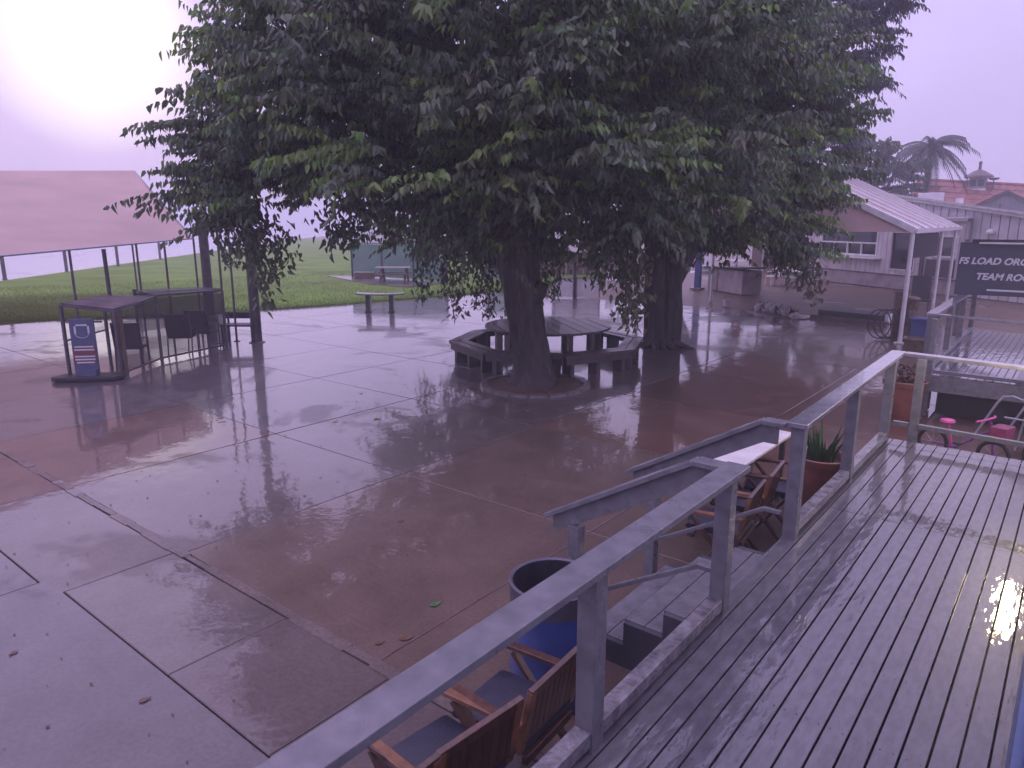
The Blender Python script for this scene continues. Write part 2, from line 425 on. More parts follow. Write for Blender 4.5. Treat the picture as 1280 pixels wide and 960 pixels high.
# the narrow run of slabs along the strip and the big slabs in the foreground
for x0, x1 in ((-6.28, -4.5), (-4.5, -3.3), (-3.3, -1.62), (-8.9, -6.28), (-11.6, -8.9), (-14.3, -11.6), (-17, -14.3), (-19.7, -17), (-22.4, -19.7), (-25.1, -22.4), (-28, -25.1)):
    slab(x0, 1.87 if x0 > -7 else 1.80, x1, 2.80, x0 == -11.6)
for x0, x1 in ((-6.62, -1.62), (-11.6, -6.62), (-16.6, -11.6), (-21.6, -16.6), (-28, -21.6)):
    slab(x0, -4.5, x1, 1.87 if x0 > -7 else 1.80)
m = MB((-7, 2.835, 0))
xs = -14.0
while xs < -1.7:
    x2 = min(xs + rnd.uniform(.25, .7), -1.65)
    w = rnd.uniform(.024, .055)
    m.prism([(xs, 2.835 - w), (x2, 2.835 - w * rnd.uniform(.8, 1.1)), (x2, 2.835 + w), (xs, 2.835 + w * rnd.uniform(.8, 1.1))], -.05, rnd.uniform(.003, .010))
    xs = x2 + .001
o = m.build('mortar_strip', 'mortar', plaza); o.location = (-7, 2.835, 0)

# lawn: a low bank with real blades near the camera side
LN = [(-28.5, -2), (-27.6, 3), (-26.1, 7.2), (-23.2, 11.2), (-21.6, 17), (-20.4, 24), (-19.6, 32), (-23, 40), (-120, 84), (-67.4, 34.9), (-44, 12.4), (-39, 4), (-37, -4)]
m = MB().prism(LN, -.2, .045)
lawn = m.build('lawn', 'lawn', kind='structure')
m = MB().raw([(-1400, -150, -.022), (-37, -30, -.022), (-37, 4, -.022), (-44, 12.0, -.022), (-67, 34.5, -.022), (-120, 84, -.022), (-700, 700, -.022), (-1400, 700, -.022)], [tuple(range(8))])
m.build('runway', 'runway', kind='structure')

def in_poly(x, y, P):
    c = False; n = len(P); j = n - 1
    for i in range(n):
        if (P[i][1] > y) != (P[j][1] > y) and x < (P[j][0] - P[i][0]) * (y - P[i][1]) / (P[j][1] - P[i][1]) + P[i][0]: c = not c
        j = i
    return c
vs, fs = [], []
cnt = 0
while cnt < 42000:
    y = rnd.uniform(-1, 34); x = lawn_x(y) - 16 * rnd.random() ** 1.8
    if not in_poly(x, y, LN): continue
    if -31.9 < x < -25.0 and 21.6 < y < 26.2 and abs((x + 28.5) * .16 - (y - 24.2)) < 1.7: continue
    cnt += 1
    h = rnd.uniform(.035, .085); a = rnd.uniform(0, 6.28); w = .010
    dx, dy = math.cos(a) * w, math.sin(a) * w; lx, ly = rnd.uniform(-.04, .04), rnd.uniform(-.04, .04)
    k = len(vs); vs += [(x - dx, y - dy, .044), (x + dx, y + dy, .044), (x + lx, y + ly, .044 + h)]; fs.append((k, k + 1, k + 2))
me = bpy.data.meshes.new('grass'); me.from_pydata(vs, [], fs); me.materials.append(M_['grass'])
o = bpy.data.objects.new('grass', me); COL.objects.link(o); o['kind'] = 'stuff'; tag(o, 'short green grass growing over the lawn bank', 'grass')

# ------------------------------------------------------------------ near deck
D = .68
deck = thing('wooden_deck', 'grey painted wet plank deck with stairs beside the blue wall', 'deck', (-.75, 4, 0))
O = tuple(deck.location)
def deck_boards(par, x0, x1, ys, z, pitch, skew=0):
    n = round((x1 - x0) / pitch)
    meshes = {}
    for i in range(n):
        for j in range(len(ys) - 1):
            ln = ys[j + 1] - ys[j] - .006
            key = (j,)
            if key not in meshes:
                mb = MB(); w = pitch - .0088; b = .002; h = .03
                pr = [(-w / 2, -h), (w / 2, -h), (w / 2, -b), (w / 2 - b, 0), (-w / 2 + b, 0), (-w / 2, -b)]
                k = len(pr)
                v = [(x, -ln / 2, zz) for x, zz in pr] + [(x, ln / 2, zz) for x, zz in pr]
                f = [tuple(range(k)), tuple(range(k, 2 * k))[::-1]] + [(q, k + q, k + (q + 1) % k, (q + 1) % k) for q in range(k)]
                mb.raw(v, f)
                me = mb.mesh('board'); me.materials.append(M_['deck']); meshes[key] = me
            ob = bpy.data.objects.new('board', meshes[key]); COL.objects.link(ob); ob.parent = par
            ob.location = Vector((x0 + (i + .5) * pitch, (ys[j] + ys[j + 1]) / 2, z + rnd.uniform(-.0012, .0012))) - Vector(par.location)
            ob.rotation_euler = (rnd.uniform(-.0004, .0004), rnd.uniform(-.004, .004), 0)
            k = rnd.uniform(.93, 1.06); ob.color = (k, k, k * rnd.uniform(.98, 1.03), 1)
deck_boards(deck, -1.515, .07, [-1.2, 2.05, 6.0, 8.22, 8.47], D, .1057)
m = MB(O)
m.box((-.72, 3.6, D - .17), (1.56, 9.6, .10))          # solid near-black sheet below the boards puts shade into the gaps
m.build('gap_shade_sheet', 'dark', deck)
m = MB(O)
m.box((-1.535, 1.4, .50), (.035, 4.9, .28)); m.box((-1.535, 6.78, .50), (.035, 3.36, .28))
m.box((-.73, 8.49, .50), (1.6, .035, .28))
m.build('rim_board', 'rail', deck)
for (x, y) in ((-1.48, .2), (-1.48, 2.2), (-1.48, 5.3), (-1.48, 6.8), (-1.48, 8.3), (-.1, 8.3)):
    MB(O).box((x, y, .18), (.09, .09, .40)).build('support_post', 'darkwood', deck)

m = MB(O)
for i in range(15):
    for y in (-.9, -.3, .3, .9, 1.5, 2.0, 2.6, 3.2, 3.8, 4.4, 5.0, 5.6, 5.95, 6.05, 6.6, 7.2, 7.8, 8.18, 8.26, 8.42):
        for dx in (-.028, .028):
            x = -1.515 + (i + .5) * .1057 + dx + rnd.uniform(-.003, .003); yy = y + rnd.uniform(-.006, .006)
            m.raw([(x + .0042 * math.cos(a), yy + .0042 * math.sin(a), D + .0019) for a in np.linspace(0, 2 * math.pi, 6, endpoint=False)], [tuple(range(6))])
m.build('screw_heads', 'dark', deck, kind='stuff')
ZR = 1.59
def post(par, x, y, z0, z1, w=.09, name='post'):
    return MB(tuple(par.location)).box((x, y, (z0 + z1) / 2), (w, w, z1 - z0)).build(name, 'rail', par, bevel=.004)
def cap(par, p, q, w=.145, h=.036, name='cap_rail', mt='rail', up=(0, 0, 1), bevel=.004):
    return MB(tuple(par.location)).beam(p, q, w, h, up).build(name, mt, par, bevel=bevel)

r1 = thing('deck_railing', 'grey deck railing in front of the wooden armchairs and blue barrel', 'railing', (-1.47, 2, D))
cap(r1, (-1.47, -1.2, ZR - .018), (-1.47, 4.02, ZR - .018))
for y in (-.6, .92, 2.40, 3.86):
    post(r1, -1.475, y, D - .16, ZR - .037, .095)
cap(r1, (-1.475, 2.45, D + .075), (-1.475, 3.81, D + .075), .085, .075, 'toe_rail', 'rimwet')
cap(r1, (-1.475, .97, D + .075), (-1.475, 2.35, D + .075), .085, .075, 'toe_rail', 'rimwet')
cap(r1, (-1.475, -.55, D + .075), (-1.475, .87, D + .075), .085, .075, 'toe_rail', 'rimwet')

r2 = thing('deck_railing', 'grey deck railing with an L corner beside the terracotta pots', 'railing', (-1.47, 6.8, D))
cap(r2, (-1.475, 5.12, ZR - .018), (-1.50, 8.72, ZR + .012), mt='railwet')
cap(r2, (-1.425, 8.655, ZR + .012), (.15, 8.45, ZR + .012), .13, mt='railwet')
for x, y in ((-1.475, 5.20), (-1.475, 6.76), (-1.48, 8.30)):
    post(r2, x, y, D - .16, ZR - .03 if y < 6 else ZR - .012, .095)
post(r2, -1.24, 8.55, D - .3, ZR - .008, .085)
post(r2, -.02, 8.47, D - .3, ZR - .008, .085)
cap(r2, (-1.475, 5.25, D + .075), (-1.475, 6.71, D + .075), .085, .075, 'toe_rail', 'rimwet')
cap(r2, (-1.475, 6.81, D + .075), (-1.475, 8.25, D + .075), .085, .075, 'toe_rail', 'rimwet')
cap(r2, (-1.44, 8.52, D + .17), (-1.285, 8.52, D + .17), .05, .05, 'lower_rail', 'rail')
cap(r2, (-1.195, 8.52, D + .17), (.1, 8.44, D + .16), .05, .05, 'lower_rail', 'rail')

# stairs
st = thing('deck_stairs', 'grey wooden stairs stepping down from the deck between two handrails', 'stairs', (-2.0, 4.52, 0))
so_ = tuple(st.location)
rise, run = .17, .29
Y0, Y1 = 3.93, 5.14
for k in range(3):
    z = D - rise * (k + 1); x1 = -1.555 - run * k; x0 = x1 - run - .025
    for q in range(2):
        xa = x0 + q * (run + .025) / 2 + .003; xb = x0 + (q + 1) * (run + .025) / 2 - .003
        MB(so_).box(((xa + xb) / 2, (Y0 + Y1) / 2, z - .019), (xb - xa, Y1 - Y0 - .006, .036)).build('tread', 'rail', st, bevel=.004)
    MB(so_).box((x1 + .012, (Y0 + Y1) / 2, z + rise / 2 - .02), (.02, Y1 - Y0, rise - .042)).build('riser', 'rail', st)
MB(so_).box((-1.555 - run * 3 + .012, (Y0 + Y1) / 2, .068), (.02, Y1 - Y0, .13)).build('riser', 'rail', st)
for y in (Y0 - .026, Y1 + .026):
    pts = [(-1.555, .0), (-1.555, D - .05)]
    for k in range(3):
        x1 = -1.555 - run * k
        pts += [(x1 - .001, D - rise * (k + 1) - .004), (x1 - run - .001, D - rise * (k + 1) - .004)]
    pts += [(-1.555 - run * 3 - .001, .0)]
    mb = MB(so_)
    n = len(pts)
    vs = [(x, y - .02, z) for x, z in pts] + [(x, y + .02, z) for x, z in pts]
    mb.raw(vs, [tuple(range(n)), tuple(range(n, 2 * n))[::-1]] + [(i, n + i, n + (i + 1) % n, (i + 1) % n) for i in range(n)])
    mb.build('stringer', 'stringer', st)
def stair_rail(y, sgn, label):
    t = thing('stair_handrail', label, 'handrail', (-2.2, y, 0), group='stair handrails')
    xa, xb = -1.72, -2.82
    za, zb = ZR - .018, ZR - .018 - .585 * (xa - xb)
    cap(t, (-1.545, y, ZR - .020), (xa + .01, y, ZR - .020), .12, .034)
    cap(t, (xa, y, za - .003), (xb, y, zb), .12, .034)
    MB(tuple(t.location)).raw(*fascia(xa, xb, za, zb, y)).build('fascia_board', 'rail', t)
    post(t, -2.58, y + .002, 0.0, zb + (xa - xb) * 0 + .585 * (-2.58 + 2.82) - .16, .09)
    cap(t, (-1.53, y, D + .21), (-1.66, y, D + .21), .04, .03, 'grab_bar')
    cap(t, (-1.66, y, D + .209), (-2.535, y, D + .209 - .585 * .875), .04, .03, 'grab_bar')
    return t
def fascia(xa, xb, za, zb, y):
    sl = .585; v = []
    for yy in (y - .018, y + .018):
        v += [(xa + .12, yy, za - .021), (xa + .12, yy, za - .16), (xa + .02, yy, za - .16), (xb + .05, yy, zb - .02 + sl * .05 - .13), (xb + .05, yy, zb - .018 + sl * .05), (xa, yy, za - .022)]
    n = 6
    return v, [tuple(range(n)), tuple(range(n, 2 * n))[::-1]] + [(i, n + i, n + (i + 1) % n, (i + 1) % n) for i in range(n)]
stair_rail(3.95, 1, 'sloping grey stair handrail nearest the blue barrel')
stair_rail(5.12, -1, 'sloping grey stair handrail beside the white table and chairs')

# blue wall and the lit lamp whose reflection shows in the wet boards
bw = thing('blue_wall', 'low blue painted wall along the right edge of the wooden deck', 'wall', (.12, 3.6, 0))
o_ = tuple(bw.location)
for k in range(7):
    z0 = .52 + k * .19
    MB(o_).box((.094 + .0005 * (k % 2), 3.9, z0 + .0935), (.15, 9.4, .187)).build('siding_board', 'bluewall', bw)
MB(o_).box((.165, 3.9, .24), (.12, 9.3, .52)).build('wall_base', 'dark', bw)
MB(o_).box((.115, 3.9, 1.87), (.15, 9.38, .04)).build('coping', 'bluewall', bw, bevel=.005)
lp = thing('wall_lamp', 'lit lantern on a post by the low blue wall, reflected in the wet deck', 'lamp', (.05, 7.9, 2.1))
o_ = tuple(lp.location)
MB(o_).box((.06, 7.9, 2.24), (.09, .09, .70)).build('lamp_post', 'brass', lp)
MB(o_).tube([(.03, 7.9, 2.2), (-.06, 7.9, 2.46), (-.17, 7.9, 2.44), (-.17, 7.9, 2.38)], .012).build('bracket', 'brass', lp)
MB(o_).lathe([(.0, .0), (.08, .03), (.10, .2), (.10, .50), (.07, .60), (.0, .62)], (-.17, 7.9, 1.72), 14).build('bulb', 'bulb', lp, smooth=True)
MB(o_).lathe([(.14, .0), (.07, .07), (.01, .09)], (-.17, 7.9, 2.31), 14).build('lamp_hood', 'brass', lp)

# ------------------------------------------------------------------ far deck with the team room sign
d2 = thing('far_deck', 'second grey deck of wet planks beyond the pink bicycle', 'deck', (-.9, 16, 0))
deck_boards(d2, -1.72, .15, [12.55, 12.85, 15.4, 18.6], D, .1057)
o_ = tuple(d2.location)
MB(o_).box((-.8, 15.5, D - .17), (1.8, 5.9, .10)).build('gap_shade_sheet', 'dark', d2)  # near-black sheet standing for the shade below these boards
MB(o_).box((-.8, 12.53, D - .13), (1.95, .035, .24)).build('rim_board', 'rail', d2)
MB(o_).box((-1.745, 15.5, D - .13), (.035, 5.9, .24)).build('rim_board', 'rail', d2)
MB(o_).box((-.75, 12.9, .22), (1.7, .04, .43)).build('opening_shade', 'dark', d2)  # black sheet painted in for the shade of the open underside
r3 = thing('deck_railing', 'grey railing round the second deck in front of the navy sign', 'railing', (-1.75, 15, D))
cap(r3, (-1.83, 12.98, ZR - .018), (-1.90, 18.5, ZR - .018), .17, mt='railwet')
cap(r3, (-1.74, 12.98, ZR - .018), (.2, 12.4, ZR - .018), .10, mt='railwet')
for x, y, w in ((-1.80, 13.05, .17), (-1.8, 14.8, .09), (-1.82, 16.6, .09), (-1.83, 18.4, .09), (-1.72, 12.60, .085), (-.42, 12.5, .07)):
    post(r3, x, y, .02 if y < 13.1 and x < -1 else D - .1, ZR - .037, w)
cap(r3, (-1.66, 12.60, D + .055), (-.5, 12.56, D + .055), .09, .05, 'toe_rail', 'rail')
cap(r3, (-1.78, 13.2, D + .06), (-1.8, 18.3, D + .06), .08, .07, 'toe_rail', 'rail')
MB(tuple(r3.location)).box((-.35, 13.2, D + .02), (.50, .95, .034)).build('ramp_plate', 'rail', r3)

sg = thing('hanging_sign', 'navy sign board reading FS LOAD ORGANIZERS TEAM ROOM', 'sign', (-1.0, 16.9, 1.6))
o_ = tuple(sg.location)
MB(o_).box((-.75, 16.93, 2.105), (2.6, .05, 1.03)).build('board', 'signnavy', sg, bevel=.006)
def text(body, size, loc, par, mt='letter', rz=0, shear=.22, bold=.006, ext=.006, name='lettering'):
    cu = bpy.data.curves.new('lettering', 'FONT'); cu.body = body; cu.size = size; cu.shear = shear; cu.offset = bold; cu.extrude = ext
    tmp = bpy.data.objects.new('lettering', cu)
    COL.objects.link(tmp)
    bpy.context.view_layer.update()
    me = bpy.data.meshes.new_from_object(tmp.evaluated_get(bpy.context.evaluated_depsgraph_get()))
    bpy.data.objects.remove(tmp)
    ob = bpy.data.objects.new(name, me); COL.objects.link(ob); me.materials.clear(); me.materials.append(M_[mt])
    ob.parent = par; ob.location = Vector(loc) - Vector(par.location); ob.rotation_euler = (R(90), 0, rz)
    return ob
text('FS LOAD ORGANIZERS', .178, (-2.04, 16.899, 2.20), sg)
text('TEAM ROOM', .178, (-1.72, 16.899, 1.90), sg)
MB(o_).box((-.95, 16.895, 1.70), (1.1, .012, .035)).build('pale_line', 'letter', sg)
MB(o_).box((-.75, 16.92, 2.65), (2.2, .10, .06)).build('top_bar', 'dark', sg)
MB(o_).box((-1.35, 16.85, 2.61), (.75, .05, .03)).build('light_strip', 'white', sg)
for x in (-1.95, .3):
    MB(o_).box((x, 16.99, 1.7), (.07, .07, 1.95)).build('sign_post', 'rail', sg)

# ------------------------------------------------------------------ folding wooden armchairs
def make_chair():
    t = thing('wooden_armchair', 'x', 'chair', group='wooden armchairs by the deck')
    hw = .235
    def bar(p, q, w, h, nm, mt='chairwood', up=(0, 0, 1)):
        return MB().beam(p, q, w, h, up).build(nm, mt, t, bevel=.004)
    for s in (-1, 1):
        y = s * hw
        bar((-.26, y, 0), (.12, y, .50), .028, .045, 'leg', up=(0, 1, 0))
        bar((.24, y + s * .03, 0), (-.28, y + s * .03, .60), .028, .045, 'leg', up=(0, 1, 0))
        bar((.115, y, .46), (.19, y, .83), .032, .045, 'back_post', 'chairedge', up=(0, 1, 0))
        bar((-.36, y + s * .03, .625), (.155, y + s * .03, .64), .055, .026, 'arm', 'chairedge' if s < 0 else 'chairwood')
    bar((-.27, -hw + .02, .42), (-.27, hw - .02, .42), .03, .05, 'seat_rail', 'chairedge')
    bar((.13, -hw + .02, .40), (.13, hw - .02, .40), .03, .05, 'seat_rail')
    bar((-.17, -hw, .10), (-.17, hw, .10), .025, .03, 'stretcher')
    cu = MB(); n = 8
    prof = [(-.33, .44), (-.34, .47), (-.315, .50), (-.1, .51), (.05, .495), (.12, .485), (.135, .46), (.12, .43)]
    k = len(prof); v = []
    for yy, sc in ((-hw + .02, .75), (-hw + .05, 1), (0, 1.08), (hw - .05, 1), (hw - .02, .75)):
        v += [(x, yy, .46 + (z - .46) * sc) for x, z in prof]
    f = [tuple(range(k))[::-1], tuple(range(4 * k, 5 * k))] + [(a * k + i, a * k + (i + 1) % k, (a + 1) * k + (i + 1) % k, (a + 1) * k + i) for a in range(4) for i in range(k)]
    cu.raw(v, f).build('seat_cushion', 'cushion', t, smooth=True)
    bar((.185, -hw - .02, .815), (.185, hw + .02, .815), .032, .055, 'top_rail', 'chairwood', up=(.2, 0, 1))
    bar((.13, -hw + .01, .53), (.13, hw - .01, .53), .026, .05, 'bottom_rail')
    me = None
    n = 9
    for i in range(n):
        y = -hw + .03 + (2 * hw - .06) * i / (n - 1)
        if me is None:
            ob = MB().beam((.135, 0, .52), (.183, 0, .80), .016, .047, (0, 1, 0)).build('slat', 'chairwood', t); me = ob.data
        else:
            ob = bpy.data.objects.new('slat', me); COL.objects.link(ob); ob.parent = t
        ob.location = (0, y, 0)
    return t
ch = make_chair()
CH = [(-1.98, 2.60, R(3), 'brown armchair with navy cushion standing against the blue barrel'),
      (-2.0, 2.07, R(-6), 'brown armchair with navy cushion, middle of the three by the near railing'),
      (-2.03, 1.55, R(-2), 'brown armchair nearest the camera, cut off by the bottom edge'),
      (-2.08, 5.62, R(6), 'brown armchair right beside the stairs with its crossed legs showing'),
      (-2.12, 6.22, R(6), 'brown armchair drawn up to the white table, middle one beyond the stairs'),
      (-2.06, 6.80, R(14), 'brown armchair turned sideways next to the potted spiky plant')]
for i, (x, y, a, lb) in enumerate(CH):
    if i == 0: ch.location = (x, y, 0); ch.rotation_euler = (0, 0, a); ch['label'] = lb
    else: dup(ch, (x, y, 0), a, lb)

# small wet table behind those chairs
tb = thing('patio_table', 'pale wet table top behind the brown chairs by the stairs', 'table', (-2.5, 6.9, 0))
o_ = tuple(tb.location)
m = MB(o_).prism([(-2.74, 6.08), (-2.26, 6.05), (-2.24, 7.68), (-2.72, 7.72)], .75, .78); m.build('table_top', 'white', tb, bevel=.005)
for x, y in ((-2.68, 6.15), (-2.32, 6.12), (-2.32, 7.6), (-2.66, 7.62)):
    MB(o_).box((x, y, .375), (.05, .05, .75)).build('leg', 'darkwood', tb)

# blue barrel used as a bin
br = thing('trash_barrel', 'open blue plastic barrel with a grey rim below the deck railing', 'barrel', (-2.36, 3.37, 0))
o_ = tuple(br.location)
rr = .275
MB(o_).lathe([(0, .0), (rr * .93, .0), (rr, .03), (rr, .18), (rr * 1.025, .2), (rr * 1.025, .22), (rr, .24), (rr, .40), (rr * 1.025, .42), (rr * 1.025, .44), (rr, .46), (rr * .99, .66)], o_[:2] + (0,), 36).build('drum', 'blue', br, smooth=True)
MB(o_).lathe([(rr * .99, .66), (rr * 1.01, .67), (rr * 1.02, .79), (rr * 1.04, .805), (rr * 1.0, .815), (rr * .95, .805), (rr * .94, .66)], o_[:2] + (0,), 36).build('rim', 'liner', br, smooth=True)
MB(o_).lathe([(rr * .945, .80), (rr * .93, .62), (rr * .88, .40), (rr * .5, .33), (0, .30)], o_[:2] + (0,), 30).build('bin_liner', 'linerdark', br, smooth=True)

# terracotta pots
def pot(x, y, r, h, label, kind):
    t = thing('plant_pot', label, 'plant pot', (x, y, 0), group='terracotta pots along the deck')
    o = (x, y, 0)
    MB(o).lathe([(0, .02), (r * .66, .02), (r * .7, .04), (r * .95, h - .09), (r * 1.0, h - .08), (r * 1.04, h - .01), (r * 1.0, h), (r * .92, h - .01), (r * .88, h - .1)], o, 30).build('pot', 'terra', t, smooth=True)
    MB(o).lathe([(0, h - .07), (r * .89, h - .08)], o, 20).build('soil', 'soil', t)
    MB(o).lathe([(0, .006), (r * .85, .006), (r * .95, .05), (r * .9, .05), (r * .82, .015), (0, .012)], o, 30).build('saucer', 'terra', t, smooth=True)
    if kind == 'spiky':
        for i in range(46):
            a = rnd.uniform(0, 6.28); q = r * .55 * math.sqrt(rnd.random()); ln = rnd.uniform(.22, .42); sp = rnd.uniform(.02, .16)
            bx, by = x + math.cos(a) * q, y + math.sin(a) * q
            mb = MB(o); w = rnd.uniform(.012, .02)
            c, s_ = math.cos(a), math.sin(a)
            v = []
            for tt, ww in ((0, .7), (.45, 1), (.8, .6), (1, .03)):
                px, py, pz = bx + c * sp * tt * tt * 1.3, by + s_ * sp * tt * tt * 1.3, h - .08 + ln * tt
                v += [(px - s_ * w * ww, py + c * w * ww, pz), (px + c * .006, py + s_ * .006, pz - .004), (px + s_ * w * ww, py - c * w * ww, pz)]
            f = []
            for q_ in range(3): f += [(q_ * 3, q_ * 3 + 1, q_ * 3 + 4, q_ * 3 + 3), (q_ * 3 + 1, q_ * 3 + 2, q_ * 3 + 5, q_ * 3 + 4)]
            mb.raw(v, f).build('leaf', 'spike', t, smooth=True)
    else:
        mb = MB(o)
        for i in range(150):
            a = rnd.uniform(0, 6.28); q = r * .85 * math.sqrt(rnd.random()); z = h - .06 + rnd.uniform(0, .3)
            c = Vector((x + math.cos(a) * q, y + math.sin(a) * q, z)); u = Vector((rnd.uniform(-1, 1), rnd.uniform(-1, 1), rnd.uniform(-1, 1))).normalized() * .05
            v_ = u.cross(Vector((rnd.uniform(-1, 1), rnd.uniform(-1, 1), 1))).normalized() * .025
            mb.raw([c - u, c + v_, c + u, c - v_], [(0, 1, 2, 3)])
        mb.build('dry_foliage', 'dry', t, kind='stuff')
        for i in range(9):
            a = rnd.uniform(0, 6.28); MB(o).tube([(x, y, h - .08), (x + math.cos(a) * r * .5, y + math.sin(a) * r * .5, h + rnd.uniform(.1, .26))], .008, 5).build('stem', 'brownwood', t)
    return t
pot(-1.93, 7.66, .27, .60, 'terracotta pot of upright green spiky leaves beside the near railing', 'spiky')
pot(-1.97, 12.25, .31, .62, 'terracotta pot with a dried brown plant seen through the railing corner', 'dry')

# ------------------------------------------------------------------ child's bicycle and tube rack between the decks
bk = thing('child_bicycle', 'pink and purple child bicycle lying between the two decks', 'bicycle', (-.93, 10.3, 0), R(-18))
def bt(nm, mt, pts, r, n=8): return MB().tube(pts, r, n).build(nm, mt, bk, smooth=True)
def ring(c, rad, r, axis='Y', n=26):
    p = []
    for i in range(n + 1):
        a = 2 * math.pi * i / n
        p.append((c[0] + rad * math.cos(a), c[1], c[2] + rad * math.sin(a)))
    return MB().tube(p, r, 8, cap=False)
for x in (-.36, .36):
    w = ring((x, 0, .2), .175, .024).build('wheel', 'tyre', bk, smooth=True)
    mb = MB()
    for i in range(8):
        a = i * math.pi / 4; mb.tube([(x, 0, .2), (x + .16 * math.cos(a), 0, .2 + .16 * math.sin(a))], .004, 4)
    mb.build('spokes', 'tube', w)
bt('frame', 'purple', [(-.36, 0, .2), (-.08, 0, .2), (.22, 0, .46), (.30, 0, .5)], .018)
bt('frame_tube', 'pink', [(-.12, 0, .2), (-.2, 0, .5)], .016)
bt('fork', 'purple', [(.36, 0, .2), (.28, 0, .62)], .016)
bt('handlebar', 'pink', [(.22, -.24, .64), (.28, -.1, .66), (.28, .1, .66), (.22, .24, .64)], .014)
MB().lathe([(0, 0), (.05, .01), (.09, .03), (.08, .055), (0, .07)], (0, 0, 0), 14).build('saddle', 'pink', bk, smooth=True).location = (-.21, 0, .48)
MB().box((.42, 0, .52), (.18, .24, .15)).build('basket', 'redbag', bk, bevel=.01)
for s in (-1, 1): MB().box((-.02, s * .1, .2 - s * .08), (.09, .06, .02)).build('pedal', 'mint' if s > 0 else 'tyre', bk)
rk = thing('tube_rack', 'pale bent tube rack behind the pink bicycle by the dark opening under the far deck', 'rack', (-.45, 11.6, 0))
o_ = tuple(rk.location)
for dx in (0, .32):
    MB(o_).tube([(-.95 + dx, 11.7, .0), (-.72 + dx, 11.75, .55), (-.66 + dx, 11.76, .64), (-.55 + dx, 11.74, .66), (-.40 + dx, 11.6, .64), (-.36 + dx, 11.5, .55), (-.42 + dx, 11.3, .02)], .018, 8).build('hoop', 'tube', rk, smooth=True)
MB(o_).tube([(-.60, 11.45, .42), (-.30, 11.40, .42)], .014, 8).build('cross_bar', 'tube', rk, smooth=True)
bx = thing('storage_box', 'dark storage box beside the pale tube rack between the decks', 'box', (-.08, 11.3, 0))
MB(tuple(bx.location)).box((-.08, 11.3, .26), (.5, .6, .5)).build('body', 'dark', bx, bevel=.01)
MB(tuple(bx.location)).box((-.08, 11.3, .53), (.54, .64, .04)).build('lid', 'darkwood', bx, bevel=.006)

# ------------------------------------------------------------------ trees
RX = Vector((.780, .625, 0)); FX = Vector((-.625, .780, 0))     # two level axes used to lay the crowns out
def leaves_mesh(name, pts, dirs, L_, Wd, tint, mt, parent, g, curl=.25):
    """kite shaped leaves folded along the midrib, one per point"""
    n = len(pts)
    d = dirs / np.linalg.norm(dirs, axis=1, keepdims=True)
    rv = g.normal(size=(n, 3)); s = np.cross(d, rv); s /= np.linalg.norm(s, axis=1, keepdims=True) + 1e-9
    u = np.cross(s, d)
    L_ = (L_ * g.uniform(.65, 1.25, n))[:, None]; Wd = (Wd * g.uniform(.7, 1.2, n))[:, None]
    tip = pts + d * L_ - u * L_ * .16
    m1 = pts + d * L_ * .30; m2 = pts + d * L_ * .66 - u * L_ * .05
    w1, w2 = Wd * .5, Wd * .33
    v = np.stack([pts, m1 + s * w1 + u * Wd * curl, m1 - s * w1 + u * Wd * curl, m2 + s * w2 + u * Wd * curl * .5, m2 - s * w2 + u * Wd * curl * .5, tip], 1).reshape(-1, 3)
    b = np.arange(n)[:, None] * 6
    f = np.concatenate([b + [0, 1, 3], b + [0, 3, 5], b + [0, 5, 4], b + [0, 4, 2]], 1).reshape(-1)
    me = bpy.data.meshes.new(name)
    o = np.array(parent.location)
    me.vertices.add(len(v)); me.vertices.foreach_set('co', (v - o).astype(np.float32).ravel())
    me.loops.add(len(f)); me.loops.foreach_set('vertex_index', f.astype(np.int32))
    nf = len(f) // 3
    me.polygons.add(nf); me.polygons.foreach_set('loop_start', np.arange(nf, dtype=np.int32) * 3)
    try: me.polygons.foreach_set('loop_total', np.full(nf, 3, dtype=np.int32))
    except Exception: pass
    ca = me.color_attributes.new('tint', 'FLOAT_COLOR', 'POINT')
    tc_ = np.ones((n, 6, 4), dtype=np.float32); tc_[:, :, :3] = tint[:, None, :]
    ca.data.foreach_set('color', tc_.ravel())
    me.update(calc_edges=True); me.validate()
    me.materials.append(M_[mt])
    ob = bpy.data.objects.new(name, me); COL.objects.link(ob); ob.parent = parent; ob['kind'] = 'stuff'
    return ob

